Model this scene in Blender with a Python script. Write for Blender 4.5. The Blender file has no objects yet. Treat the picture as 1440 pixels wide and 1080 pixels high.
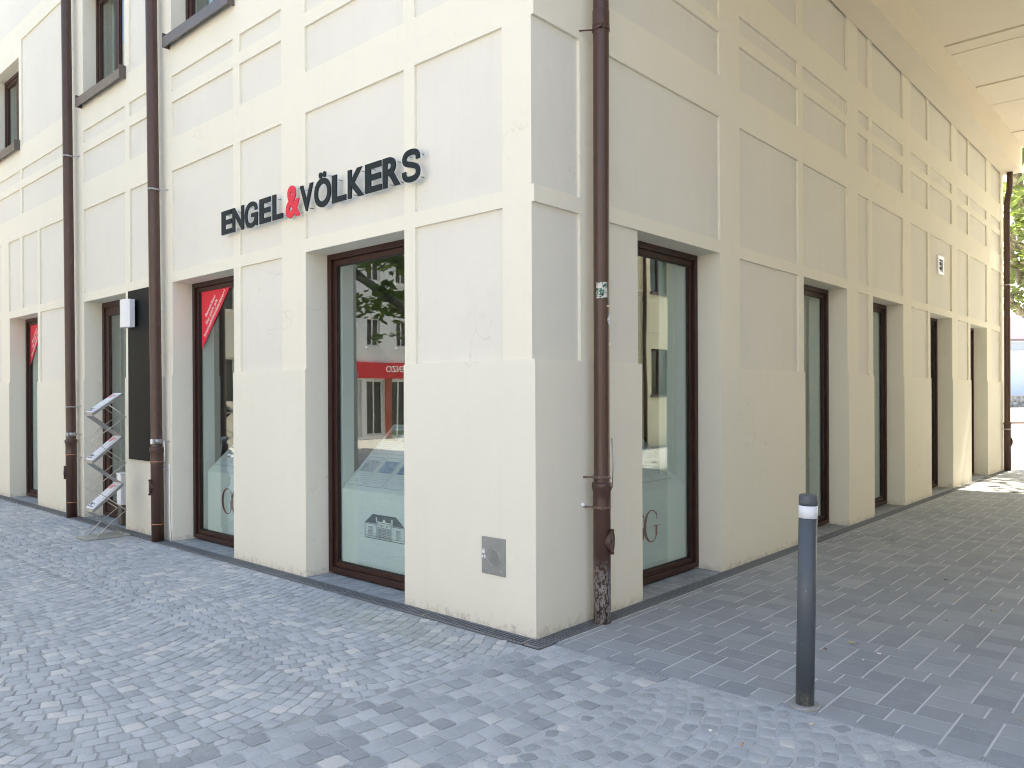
import bpy, math, random
from mathutils import Vector, Matrix
random.seed(7)
scene = bpy.context.scene
COL = scene.collection
rad = math.radians

# ------------------------------------------------------------------ camera
cam_d = bpy.data.cameras.new("camera")
cam_d.sensor_width = 36.0
cam_d.lens = 1096.06 / 1440 * 36.0
cam_d.shift_y = 18.37 / 1440
cam_d.clip_start = 0.05
cam_d.clip_end = 600
cam = bpy.data.objects.new("camera", cam_d)
COL.objects.link(cam)
YAW, PITCH, ROLL = 0.734777, -0.0015067, -0.0046372
fw = Vector((-math.sin(YAW) * math.cos(PITCH), math.cos(YAW) * math.cos(PITCH), math.sin(PITCH)))
ri = Vector((math.cos(YAW), math.sin(YAW), 0))
up = ri.cross(fw)
ri2 = math.cos(ROLL) * ri + math.sin(ROLL) * up
up2 = -math.sin(ROLL) * ri + math.cos(ROLL) * up
mw = Matrix((ri2, up2, -fw)).transposed().to_4x4()
mw.translation = Vector((3.33014, -3.91206, 1.6))
cam.matrix_world = mw
scene.camera = cam

# ------------------------------------------------------------------ light
SUN_DIR = Vector((0.06, 1.0, 1.50)).normalized()       # towards the sun
EL = math.asin(SUN_DIR.z)
AZ = math.atan2(SUN_DIR.x, SUN_DIR.y)
world = bpy.data.worlds.new("World")
scene.world = world
world.use_nodes = True
wn = world.node_tree.nodes
wl = world.node_tree.links
bg = wn["Background"]
sky = wn.new("ShaderNodeTexSky")
sky.sky_type = 'NISHITA'
sky.sun_disc = False
sky.sun_elevation = EL
sky.sun_rotation = AZ
sky.air_density = 1.0
sky.dust_density = 2.5
sky.ozone_density = 1.0
wl.new(sky.outputs[0], bg.inputs[0])
bg.inputs[1].default_value = 0.15
sun_d = bpy.data.lights.new("sun", 'SUN')
sun_d.energy = 4.2
sun_d.angle = rad(0.5)
sun_d.color = (1.0, 0.93, 0.82)
sun = bpy.data.objects.new("sun", sun_d)
COL.objects.link(sun)
sun.rotation_euler = (-SUN_DIR).to_track_quat('-Z', 'Y').to_euler()
scene.view_settings.view_transform = 'Standard'
scene.view_settings.look = 'None'
scene.view_settings.gamma = 1.0
scene.view_settings.exposure = 2.03
scene.view_settings.use_white_balance = True
scene.view_settings.white_balance_temperature = 7300
scene.view_settings.white_balance_tint = 10
scene.render.engine = 'CYCLES'
scene.cycles.max_bounces = 12
scene.cycles.diffuse_bounces = 6
scene.cycles.glossy_bounces = 4
scene.cycles.transparent_max_bounces = 12
scene.cycles.use_denoising = True
scene.cycles.filter_width = 1.05

# ------------------------------------------------------------------ materials
class NT:
    def __init__(s, name):
        s.m = bpy.data.materials.new(name)
        s.m.use_nodes = True
        s.t = s.m.node_tree
        s.n = s.t.nodes
        s.b = s.n["Principled BSDF"]
        s._pos = None
    def new(s, typ, **kw):
        n = s.n.new(typ)
        for k, v in kw.items():
            setattr(n, k, v)
        return n
    def link(s, a, b):
        s.t.links.new(a, b)
    def pos(s):
        if s._pos is None:
            s._pos = s.new("ShaderNodeNewGeometry").outputs["Position"]
        return s._pos
    def noise(s, scale, detail=4, rough=0.55, stretch=None):
        n = s.new("ShaderNodeTexNoise")
        n.inputs["Scale"].default_value = scale
        n.inputs["Detail"].default_value = detail
        n.inputs["Roughness"].default_value = rough
        v = s.pos()
        if stretch:
            mp = s.new("ShaderNodeMapping")
            mp.inputs["Scale"].default_value = stretch
            s.link(v, mp.inputs["Vector"])
            v = mp.outputs[0]
        s.link(v, n.inputs["Vector"])
        return n.outputs["Fac"]
    def ramp(s, fac, stops):
        r = s.new("ShaderNodeValToRGB")
        e = r.color_ramp.elements
        while len(e) < len(stops):
            e.new(0.5)
        for i, (p, c) in enumerate(stops):
            e[i].position = p
            if not hasattr(c, '__len__'):
                c = (c, c, c)
            e[i].color = (c[0], c[1], c[2], 1)
        s.link(fac, r.inputs[0])
        return r.outputs[0]
    def math(s, op, a, b=None, clamp=False):
        n = s.new("ShaderNodeMath", operation=op, use_clamp=clamp)
        for i, x in enumerate((a, b)):
            if x is None:
                continue
            if isinstance(x, (int, float)):
                n.inputs[i].default_value = x
            else:
                s.link(x, n.inputs[i])
        return n.outputs[0]
    def mix(s, fac, a, b, blend='MIX'):
        n = s.new("ShaderNodeMix", data_type='RGBA', blend_type=blend)
        for i, x in ((0, fac), (6, a), (7, b)):
            if isinstance(x, (int, float)):
                n.inputs[i].default_value = x
            elif isinstance(x, (tuple, list)):
                n.inputs[i].default_value = (x[0], x[1], x[2], 1)
            else:
                s.link(x, n.inputs[i])
        return n.outputs[2]
    def sep(s):
        n = s.new("ShaderNodeSeparateXYZ")
        s.link(s.pos(), n.inputs[0])
        return n.outputs
    def color(s, c):
        if isinstance(c, (tuple, list)):
            s.b.inputs["Base Color"].default_value = (c[0], c[1], c[2], 1)
        else:
            s.link(c, s.b.inputs["Base Color"])
    def bump(s, h, strength, dist=0.01):
        n = s.new("ShaderNodeBump")
        n.inputs["Strength"].default_value = strength
        n.inputs["Distance"].default_value = dist
        s.link(h, n.inputs["Height"])
        s.link(n.outputs[0], s.b.inputs["Normal"])
        return n
    def rough(s, v, metal=0.0, spec=None):
        if isinstance(v, (int, float)):
            s.b.inputs["Roughness"].default_value = v
        else:
            s.link(v, s.b.inputs["Roughness"])
        s.b.inputs["Metallic"].default_value = metal
        if spec is not None:
            s.b.inputs["Specular IOR Level"].default_value = spec

def simple(name, col, rough=0.6, metal=0.0, var=0.10, nscale=6.0, bump=0.0, bscale=80, spec=None):
    m = NT(name)
    f = m.noise(nscale, 5)
    m.color(m.mix(f, tuple(c * (1 - var) for c in col), tuple(min(1, c * (1 + var)) for c in col)))
    if var > 0.05:
        g = m.noise(nscale * 3.1, 3)
        m.rough(m.math('ADD', m.math('MULTIPLY', g, 0.2), rough - 0.1), metal, spec)
    else:
        m.rough(rough, metal, spec)
    if bump:
        m.bump(m.noise(bscale, 4), bump, 0.004)
    return m.m

def plaster(name, c, dirt=True, blotch=0.05):
    m = NT(name)
    big = m.noise(0.9, 5, 0.6)
    fine = m.noise(9.0, 5, 0.6)
    streak = m.noise(2.2, 5, 0.65, (4.0, 4.0, 0.35))
    c0 = tuple(x * (1 - blotch) for x in c)
    c1 = tuple(min(1, x * (1 + blotch * 0.6)) for x in c)
    col = m.mix(big, c0, c1)
    col = m.mix(m.math('MULTIPLY', m.ramp(fine, [(0.35, 0), (0.75, 1)]), 0.10), col, tuple(x * 0.86 for x in c))
    col = m.mix(m.math('MULTIPLY', m.ramp(streak, [(0.56, 0), (0.74, 1)]), 0.13), col, (c[0] * 0.80, c[1] * 0.79, c[2] * 0.74))
    # small chips and spots
    sp = m.noise(38.0, 2, 0.5)
    col = m.mix(m.math('MULTIPLY', m.ramp(sp, [(0.76, 0), (0.79, 1)]), 0.45), col, (c[0] * 0.55, c[1] * 0.52, c[2] * 0.45))
    if dirt:
        vo = m.new("ShaderNodeTexVoronoi", feature='DISTANCE_TO_EDGE')
        vo.inputs["Scale"].default_value = 0.55
        wv = m.new("ShaderNodeVectorMath", operation='ADD')
        nz = m.new("ShaderNodeTexNoise"); nz.inputs["Scale"].default_value = 2.2; nz.inputs["Detail"].default_value = 5
        m.link(m.pos(), nz.inputs["Vector"])
        m.link(m.pos(), wv.inputs[0]); m.link(nz.outputs["Color"], wv.inputs[1]); m.link(wv.outputs[0], vo.inputs["Vector"])
        ck = m.ramp(vo.outputs["Distance"], [(0.0, 1), (0.0028, 0)])
        ck = m.math('MULTIPLY', ck, m.ramp(m.noise(1.1, 3, 0.6), [(0.55, 0), (0.60, 1)]))
        col = m.mix(m.math('MULTIPLY', ck, 0.22), col, (c[0] * 0.45, c[1] * 0.42, c[2] * 0.36))
        z = m.sep()[2]
        d1 = m.noise(14.0, 6, 0.7)
        lim = m.math('ADD', m.math('MULTIPLY', d1, 0.34), -0.115)
        f = m.math('SUBTRACT', lim, z)
        f = m.math('MULTIPLY', f, 9.0, clamp=True)
        sp2 = m.ramp(m.noise(60, 4, 0.7), [(0.42, 0), (0.62, 1)])
        f2 = m.math('MULTIPLY', f, m.math('ADD', m.math('MULTIPLY', sp2, 0.5), 0.22))
        col = m.mix(f2, col, (0.20, 0.17, 0.12))
    m.color(col)
    m.rough(0.82, 0, 0.25)
    h = m.math('ADD', m.noise(70, 5, 0.65), m.math('MULTIPLY', m.noise(6, 3), 1.6))
    m.bump(h, 0.22, 0.004)
    return m.m

CREAM = plaster("cream_render", (0.82, 0.785, 0.665))
PANEL = plaster("panel_render", (0.765, 0.742, 0.660), blotch=0.09)
SOCLE = plaster("plinth_render", (0.80, 0.77, 0.66))
CEIL = plaster("soffit_render", (0.80, 0.73, 0.60), dirt=False)
WHITEWALL = simple("white_wall_paint", (0.78, 0.80, 0.80), 0.7, var=0.03)
def flaky():
    m = NT("brown_pipe_paint")
    base = m.mix(m.noise(5, 4), (0.062, 0.030, 0.021), (0.082, 0.041, 0.030))
    base = m.mix(m.math('MULTIPLY', m.ramp(m.noise(16, 5, 0.7, (1, 1, 0.4)), [(0.58, 0), (0.72, 1)]), 0.35), base, (0.14, 0.10, 0.085))
    m.color(base)
    m.rough(m.math('ADD', m.math('MULTIPLY', m.noise(12, 3), 0.25), 0.27), 0)
    m.bump(m.noise(45, 3), 0.08, 0.003)
    return m.m
PIPE = flaky()
def flaky2():
    m = NT("flaking_brown_pipe_paint")
    base = m.mix(m.noise(5, 4), (0.062, 0.030, 0.021), (0.082, 0.041, 0.030))
    z = m.sep()[2]
    n = m.noise(55, 5, 0.75, (1, 1, 0.55))
    zone = m.math('MULTIPLY', m.math('SUBTRACT', m.math('ADD', 0.40, m.math('MULTIPLY', m.noise(9, 3), 0.14)), z), 5.0, clamp=True)
    f = m.math('MULTIPLY', m.ramp(n, [(0.47, 0), (0.53, 1)]), zone)
    m.color(m.mix(f, base, (0.38, 0.36, 0.36)))
    m.rough(m.math('ADD', m.math('MULTIPLY', f, 0.3), 0.38), 0)
    m.bump(n, 0.25, 0.002)
    return m.m
PIPE2 = flaky2()
WOOD = simple("dark_brown_window_wood", (0.044, 0.019, 0.014), 0.42, var=0.18, nscale=9, bump=0.05, spec=0.3)
SILL = simple("grey_brown_sill_metal", (0.115, 0.095, 0.08), 0.35, var=0.12)
SEAL = simple("black_rubber_seal", (0.012, 0.012, 0.013), 0.5)
STEEL = simple("galvanised_steel", (0.45, 0.45, 0.45), 0.35, 0.9, var=0.15, nscale=25)
OLDSTEEL = simple("tarnished_brown_steel", (0.20, 0.14, 0.12), 0.4, 0.6, var=0.3, nscale=40)
ALU = simple("dull_aluminium", (0.34, 0.35, 0.34), 0.45, 0.6, var=0.10, nscale=15)
COPPER = simple("copper_ring", (0.42, 0.20, 0.12), 0.4, 0.8)
BLACKPANEL = simple("dark_slate_panel", (0.006, 0.009, 0.010), 0.5, var=0.04, nscale=2, spec=0.10)
LAMPW = simple("white_lamp_cover", (0.80, 0.82, 0.84), 0.35, var=0.02)
LETTER = simple("anthracite_letter_face", (0.010, 0.018, 0.020), 0.55, var=0.04, spec=0.25)
RED = simple("red_letter_face", (0.75, 0.015, 0.045), 0.45, var=0.04)
ACRYL = simple("pale_acrylic_edge", (0.70, 0.74, 0.78), 0.25, var=0.03)
REDFOIL = simple("red_poster_foil", (0.72, 0.018, 0.045), 0.5, var=0.05)
WHITEP = simple("white_print", (0.82, 0.82, 0.82), 0.6, var=0.02)
PAPER = simple("paper_sheet", (0.74, 0.77, 0.80), 0.55, var=0.04)
INKB = simple("dark_blue_ink", (0.05, 0.07, 0.14), 0.6)
INKR = simple("pink_red_ink", (0.70, 0.30, 0.36), 0.6)
LOGORED = simple("dark_red_logo_ink", (0.30, 0.045, 0.05), 0.5)
LOGOG = simple("dark_green_logo_ink", (0.03, 0.055, 0.06), 0.5)
CABINET = simple("white_cabinet_lacquer", (0.76, 0.80, 0.80), 0.4, var=0.02)
CURT = simple("pale_curtain_fabric", (0.52, 0.58, 0.52), 0.8, var=0.05)
DARKROOM = simple("dim_interior_wall", (0.16, 0.15, 0.14), 0.8)  # dimness of the unlit rooms put into the wall colour
BOLL = NT("anthracite_bollard_paint")
BOLL.color(BOLL.mix(BOLL.ramp(BOLL.noise(30, 5, 0.7), [(0.64, 0), (0.72, 1)]),
                    BOLL.mix(BOLL.noise(4, 3), (0.055, 0.068, 0.080), (0.085, 0.10, 0.115)), (0.17, 0.19, 0.20)))
BOLL.n["Principled BSDF"].inputs["Base Color"].links[0].from_node.name = "paint"
_z = BOLL.sep()[2]
_f = BOLL.math('MULTIPLY', BOLL.math('SUBTRACT', BOLL.math('ADD', BOLL.math('MULTIPLY', BOLL.noise(40, 5, 0.7), 0.22), 0.0), _z), 9.0, clamp=True)
BOLL.color(BOLL.mix(BOLL.math('MULTIPLY', _f, BOLL.ramp(BOLL.noise(90, 4, 0.7), [(0.4, 0), (0.6, 1)])), BOLL.n["paint"].outputs[2], (0.28, 0.27, 0.24)))
BOLL.rough(0.42)
BOLL.bump(BOLL.noise(60, 3), 0.1, 0.002)
BOLL = BOLL.m
REFL = simple("white_reflective_band", (0.72, 0.74, 0.78), 0.35, var=0.04)
CONC = simple("grey_concrete", (0.30, 0.30, 0.29), 0.85, var=0.25, nscale=30, bump=0.3, bscale=90)
IRON = simple("drain_grate_iron", (0.20, 0.215, 0.23), 0.55, 0.2, var=0.3, nscale=20, bump=0.2)
TROUGH = simple("drain_trough_dark", (0.025, 0.023, 0.02), 0.9)  # darkness of a deep trough put into a shallow sheet's colour
LEAFDRY = simple("dry_leaf", (0.45, 0.37, 0.22), 0.8, var=0.25)
LEAFDARK = simple("dark_dry_leaf", (0.07, 0.055, 0.04), 0.8)
BARK = NT("plane_tree_bark")
BARK.color(BARK.mix(BARK.ramp(BARK.noise(3.2, 5, 0.6), [(0.42, 0), (0.58, 1)]), (0.10, 0.095, 0.075), (0.30, 0.28, 0.20)))
BARK.rough(0.9)
BARK.bump(BARK.noise(14, 5), 0.5, 0.03)
BARK = BARK.m
def leafmat(name, a, b):
    m = NT(name)
    at = m.new("ShaderNodeAttribute", attribute_name="shade")
    m.color(m.mix(at.outputs["Fac"], a, b))
    m.rough(0.6)
    tr = m.new("ShaderNodeBsdfTranslucent")
    tr.inputs[0].default_value = (b[0] * 1.6, b[1] * 1.7, b[2] * 0.8, 1)
    mx = m.new("ShaderNodeMixShader")
    mx.inputs[0].default_value = 0.4
    m.link(m.b.outputs[0], mx.inputs[1])
    m.link(tr.outputs[0], mx.inputs[2])
    m.link(mx.outputs[0], m.n["Material Output"].inputs[0])
    return m.m
LEAF = leafmat("plane_tree_leaf", (0.06, 0.09, 0.045), (0.19, 0.24, 0.11))

def glass(name, tint, wav, stretch, r0=0.14):
    m = NT(name)
    m.n.remove(m.b)
    tr = m.new("ShaderNodeBsdfTransparent")
    tr.inputs[0].default_value = (*tint, 1)
    gl = m.new("ShaderNodeBsdfGlossy")
    gl.inputs["Roughness"].default_value = 0.0
    gl.inputs["Color"].default_value = (0.93, 0.97, 0.95, 1)
    geo = m.new("ShaderNodeNewGeometry")
    dt = m.new("ShaderNodeVectorMath", operation='DOT_PRODUCT')
    m.link(geo.outputs["Incoming"], dt.inputs[0]); m.link(geo.outputs["Normal"], dt.inputs[1])
    c1 = m.math('SUBTRACT', 1.0, m.math('ABSOLUTE', dt.outputs["Value"]))
    fac = m.math('ADD', m.math('MULTIPLY', m.math('POWER', c1, 5.0), 1.0 - r0), r0)
    bp = m.new("ShaderNodeBump")
    bp.inputs["Strength"].default_value = wav
    bp.inputs["Distance"].default_value = 0.004
    m.link(m.noise(1.3, 2, 0.4, stretch), bp.inputs["Height"])
    m.link(bp.outputs[0], gl.inputs["Normal"])
    mx = m.new("ShaderNodeMixShader")
    m.link(fac, mx.inputs[0])
    m.link(tr.outputs[0], mx.inputs[1])
    m.link(gl.outputs[0], mx.inputs[2])
    m.link(mx.outputs[0], m.n["Material Output"].inputs[0])
    return m.m
GLASS = glass("shop_window_glass", (0.90, 0.945, 0.93), 0.25, (1, 1, 0.5))
GLASS2 = glass("upper_window_glass", (0.75, 0.80, 0.80), 0.2, (1, 1, 1))

def stonemat(name, lo, hi, warm, grain=1.0, bumpk=0.35, moss=False, dk=1.0):
    m = NT(name)
    at = m.new("ShaderNodeAttribute", attribute_name="shade").outputs["Fac"]
    col = m.ramp(at, [(0.0, tuple(x * dk for x in lo)), (0.30, lo), (0.55, tuple((a + b) / 2 for a, b in zip(lo, hi))), (0.86, hi), (1.0, warm)])
    g = m.noise(160, 3, 0.7)
    col = m.mix(m.math('MULTIPLY', m.ramp(g, [(0.35, 1), (0.5, 0)]), 0.35 * grain), col, tuple(x * 0.55 for x in lo))
    col = m.mix(m.math('MULTIPLY', m.ramp(g, [(0.56, 0), (0.68, 1)]), 0.30 * grain), col, tuple(min(1, x * 1.5) for x in hi))
    d = m.noise(1.1, 5, 0.6)
    col = m.mix(m.math('MULTIPLY', m.ramp(d, [(0.35, 0), (0.7, 1)]), 0.22), col, tuple(x * 0.72 for x in lo))
    dust = m.noise(7, 5, 0.7)
    col = m.mix(m.math('MULTIPLY', m.ramp(dust, [(0.5, 0), (0.72, 1)]), 0.25), col, tuple(min(1, x * 1.2) for x in hi))
    if moss:
        xyz = m.sep()
        # greenish patch where damp gathers beside the drain
        dx = m.math('DIVIDE', m.math('ADD', xyz[0], 1.05), 1.2)
        dy = m.math('DIVIDE', m.math('ADD', xyz[1], 0.42), 0.30)
        r2 = m.math('ADD', m.math('MULTIPLY', dx, dx), m.math('MULTIPLY', dy, dy))
        f = m.math('SUBTRACT', 1.0, r2, clamp=True)
        f = m.math('MULTIPLY', f, m.ramp(m.noise(5, 5, 0.7), [(0.3, 0.2), (0.65, 1)]))
        col = m.mix(m.math('MULTIPLY', f, 0.38), col, (0.26, 0.28, 0.16))
    m.color(col)
    m.rough(0.78, 0, 0.35)
    h = m.math('ADD', m.noise(150, 4, 0.7), m.math('MULTIPLY', m.noise(28, 4), 1.4))
    m.bump(h, bumpk, 0.004)
    return m.m
SETT = stonemat("granite_setts", (0.36, 0.385, 0.405), (0.485, 0.51, 0.53), (0.58, 0.58, 0.56), moss=True, dk=0.80, bumpk=0.5)
SLAB = stonemat("concrete_slabs", (0.275, 0.30, 0.32), (0.365, 0.39, 0.41), (0.40, 0.42, 0.435), grain=0.6, bumpk=0.2)
BED = stonemat("sett_joint_sand", (0.42, 0.445, 0.46), (0.52, 0.54, 0.56), (0.54, 0.55, 0.55), grain=1.3, bumpk=0.6, moss=True)
BED_L = stonemat("dark_joint_sand", (0.30, 0.315, 0.325), (0.42, 0.435, 0.44), (0.38, 0.38, 0.37), grain=1.3, bumpk=0.6, moss=True)
BED2 = stonemat("slab_joint_sand", (0.56, 0.57, 0.57), (0.66, 0.67, 0.67), (0.70, 0.70, 0.69), grain=0.8, bumpk=0.4)
ASPH = stonemat("pale_street_surface", (0.40, 0.39, 0.38), (0.50, 0.49, 0.48), (0.52, 0.51, 0.50), grain=0.7)

# ------------------------------------------------------------------ mesh builder
class MB:
    def __init__(s):
        s.v, s.f, s.mi, s.sm, s.sh = [], [], [], [], []
    def face(s, pts, mi=0, smooth=False, sh=0.5):
        i = len(s.v)
        s.v.extend(tuple(p) for p in pts)
        s.f.append(tuple(range(i, i + len(pts))))
        s.mi.append(mi); s.sm.append(smooth); s.sh.append(sh)
    def box(s, a, b, mi=0, tf=None):
        x0, y0, z0 = (min(a[i], b[i]) for i in range(3))
        x1, y1, z1 = (max(a[i], b[i]) for i in range(3))
        c = [(x0, y0, z0), (x1, y0, z0), (x1, y1, z0), (x0, y1, z0), (x0, y0, z1), (x1, y0, z1), (x1, y1, z1), (x0, y1, z1)]
        if tf:
            c = [tf(*p) for p in c]
        i = len(s.v)
        s.v.extend(tuple(p) for p in c)
        for q in ((0, 3, 2, 1), (4, 5, 6, 7), (0, 1, 5, 4), (1, 2, 6, 5), (2, 3, 7, 6), (3, 0, 4, 7)):
            s.f.append(tuple(i + k for k in q)); s.mi.append(mi); s.sm.append(False); s.sh.append(0.5)
    def tube(s, path, r, n=12, mi=0, cap=True):
        """round tube along a path; r is one radius or one per point"""
        P = [Vector(p) for p in path]
        R = [r] * len(P) if isinstance(r, (int, float)) else list(r)
        base = len(s.v)
        prev = None
        for k, p in enumerate(P):
            d = (P[min(k + 1, len(P) - 1)] - P[max(k - 1, 0)])
            if d.length < 1e-9:
                d = Vector((0, 0, 1))
            d.normalize()
            a = prev if prev is not None else (Vector((1, 0, 0)) if abs(d.x) < 0.9 else Vector((0, 1, 0)))
            a = (a - d * a.dot(d)).normalized()
            prev = a
            b = d.cross(a)
            for j in range(n):
                t = 2 * math.pi * j / n
                s.v.append(tuple(p + (a * math.cos(t) + b * math.sin(t)) * R[k]))
        for k in range(len(P) - 1):
            for j in range(n):
                q = (base + k * n + j, base + k * n + (j + 1) % n, base + (k + 1) * n + (j + 1) % n, base + (k + 1) * n + j)
                s.f.append(q); s.mi.append(mi); s.sm.append(True); s.sh.append(0.5)
        if cap:
            s.f.append(tuple(base + j for j in reversed(range(n)))); s.mi.append(mi); s.sm.append(False); s.sh.append(0.5)
            s.f.append(tuple(base + (len(P) - 1) * n + j for j in range(n))); s.mi.append(mi); s.sm.append(False); s.sh.append(0.5)
    def build(s, name, mats, parent=None, loc=(0, 0, 0)):
        me = bpy.data.meshes.new(name)
        me.from_pydata(s.v, [], s.f)
        for m in (mats if isinstance(mats, (list, tuple)) else [mats]):
            me.materials.append(m)
        me.polygons.foreach_set("material_index", s.mi)
        me.polygons.foreach_set("use_smooth", s.sm)
        at = me.attributes.new("shade", 'FLOAT', 'FACE')
        at.data.foreach_set("value", s.sh)
        me.update()
        o = bpy.data.objects.new(name, me)
        COL.objects.link(o)
        o.location = loc
        if parent:
            o.parent = parent
        return o

def tag(o, label=None, cat=None, group=None, kind=None):
    if label: o["label"] = label
    if cat: o["category"] = cat
    if group: o["group"] = group
    if kind: o["kind"] = kind
    return o
def thing(name, label, cat, loc=(0, 0, 0), group=None, rz=0):
    o = bpy.data.objects.new(name, None)
    o.empty_display_size = 0.1
    COL.objects.link(o)
    o.location = loc
    o.rotation_euler = (0, 0, rz)
    return tag(o, label, cat, group)
def bevel(o, w=0.004, seg=2):
    m = o.modifiers.new("bevel", 'BEVEL')
    m.width = w; m.segments = seg; m.limit_method = 'ANGLE'
    return o

# plane maps: (u along wall, v height, d depth into the wall) -> world
def PL(u, v, d):            # street front, u runs away to the left
    return (-u, d, v)
def PR(u, v, d):            # passage side, u runs into the passage
    return (-d, u, v)

def field(mb, us, vs, cell, tf, mats=None, side_mat=0):
    """relief wall: cell(u,v) -> (depth, material or None for no face)"""
    us = sorted(set(round(x, 4) for x in us)); vs = sorted(set(round(x, 4) for x in vs))
    g = [[cell((us[i] + us[i + 1]) / 2, (vs[j] + vs[j + 1]) / 2) for j in range(len(vs) - 1)] for i in range(len(us) - 1)]
    for i in range(len(us) - 1):
        j = 0
        while j < len(vs) - 1:
            d, m = g[i][j]
            k = j
            while k + 1 < len(vs) - 1 and g[i][k + 1] == (d, m):
                k += 1
            if m is not None:
                mb.face([tf(us[i], vs[j], d), tf(us[i + 1], vs[j], d), tf(us[i + 1], vs[k + 1], d), tf(us[i], vs[k + 1], d)], m)
            j = k + 1
        for j in range(len(vs) - 2):
            a, b = g[i][j][0], g[i][j + 1][0]
            if abs(a - b) > 1e-6:
                v = vs[j + 1]
                mb.face([tf(us[i], v, a), tf(us[i + 1], v, a), tf(us[i + 1], v, b), tf(us[i], v, b)], side_mat)
    for i in range(len(us) - 2):
        for j in range(len(vs) - 1):
            a, b = g[i][j][0], g[i + 1][j][0]
            if abs(a - b) > 1e-6:
                u = us[i + 1]
                mb.face([tf(u, vs[j], a), tf(u, vs[j + 1], a), tf(u, vs[j + 1], b), tf(u, vs[j], b)], side_mat)

def inside(r, u, v):
    return r[0] < u < r[1] and r[2] < v < r[3]

# ------------------------------------------------------------------ facade layout
ROWS = [(3.0, 4.12), (4.48, 4.885), (5.005, 5.175)]
TOP = 16.0
L_open, L_rec = [], []
def bayL(a, m0, m1, b):        # right panel a..m0, mullion, left panel m1..b
    L_rec.append((a, m0, 1.845, 2.885))
    for z0, z1 in ROWS:
        L_rec.append((a, m0, z0, z1)); L_rec.append((m1, b, z0, z1))
    L_open.append((m1, b, 0.0, 2.885))
    L_rec.append((a, m0, 5.545, 7.2))
    L_open.append((m1, b, 5.60, 7.02))
bayL(0.286, 1.192, 1.317, 2.665)
bayL(3.055, 3.808, 3.937, 5.296)
bayL(5.680, 6.435, 6.568, 7.926)
L_rec += [(8.31, 9.69, 1.845, 2.885), (8.31, 9.69, 3.0, 4.12), (9.777, 10.5, 3.0, 4.12), (10.59, 11.183, 3.0, 4.12)]
L_open.append((9.79, 11.15, 0.0, 2.885))
for z0, z1 in ROWS[1:]:
    L_rec += [(8.31, 10.5, z0, z1), (10.59, 13.2, z0, z1)]
L_rec += [(8.31, 10.5, 5.545, 7.2), (11.58, 13.0, 1.845, 2.885), (11.58, 13.0, 3.0, 4.12)]
L_open += [(10.62, 11.97, 5.60, 6.96), (13.2, 14.55, 0.0, 2.885), (13.2, 14.55, 5.60, 6.96)]
for a, b in ((0.286, 2.665), (3.055, 5.296), (5.68, 7.926), (8.31, 13.0)):
    L_rec.append((a, b, 7.48, 8.6)); L_rec.append((a, b, 9.0, 11.5)); L_rec.append((a, b, 12.0, 15.2))

R_open, R_rec = [], []
R_rec += [(0.0, 0.501, 1.845, 2.885), (0.0, 0.501, 3.0, 4.12), (0.0, 0.501, 4.48, 5.175)]
def bayR(parts, op, lower):
    for a, b in parts:
        for z0, z1 in ROWS + [(5.545, 6.9)]:
            R_rec.append((a, b, z0, z1))
    if lower: R_rec.append((*lower, 1.845, 2.885))
    if op: R_open.append((*op, 0.0, 2.885))
bayR([(0.84, 2.598)], (1.27, 2.59), (0.84, 1.27))
bayR([(2.99, 4.385), (4.51, 5.885)], (4.52, 5.87), (2.99, 4.385))
bayR([(6.272, 6.68), (6.812, 8.168)], (6.83, 8.16), (6.272, 6.68))
bayR([(8.558, 9.462), (9.572, 10.947)], (9.585, 10.94), (8.558, 9.462))
bayR([(11.34, 12.124), (12.262, 13.658)], (12.28, 13.65), (11.34, 12.124))
bayR([(14.08, 14.98)], None, (14.08, 14.98))
R_END = 15.28
REC, SOC, BACK = 0.023, -0.012, 0.03
def corner_rec(v):
    return any(r[0] == 0.0 and r[2] < v < r[3] for r in R_rec)
def cellL(u, v):
    if u < 0:
        return (SOC, 2) if v < 1.845 else (0.0, None)
    if u < REC and corner_rec(v):
        return (0.0, None)
    for r in L_open:
        if inside((r[0], r[1], r[2] or -1, r[3]), u, v): return (0.30, None)
    if v < 1.845: return (SOC, 2)
    for r in L_rec:
        if inside(r, u, v): return (REC, 1)
    return (0.0, 0)
def cellR(u, v):
    for r in R_open:
        if inside((r[0], r[1], r[2] or -1, r[3]), u, v): return (0.30, None)
    if v < 1.845: return (SOC, 2)
    for r in R_rec:
        if inside(r, u, v): return (REC, 1)
    return (0.0, 0)
def brk(rects, extra):
    us, vs = list(extra[0]), list(extra[1])
    for r in rects:
        us += [r[0], r[1]]; vs += [r[2], r[3]]
    return us, vs

B = thing("corner_building", "cream rendered corner building with grid of recessed wall panels and passage beneath its upper floors", "building")
mb = MB()
us, vs = brk(L_open + L_rec, ([-0.012, 0.0, REC, 16.0], [-0.03, 0.0, 1.845, 2.885, 3.0, 4.12, 4.48, 5.175, TOP]))
field(mb, us, [v for v in vs], cellL, PL)
us, vs = brk(R_open + R_rec, ([0.0, R_END], [-0.03, 0.0, 1.845, 2.885, 3.0, 4.12, TOP]))
field(mb, us, [v for v in vs], cellR, PR)
mb.face([PR(-0.012, -0.03, SOC), PR(0.0, -0.03, SOC), PR(0.0, 1.845, SOC), PR(-0.012, 1.845, SOC)], 2)
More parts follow.
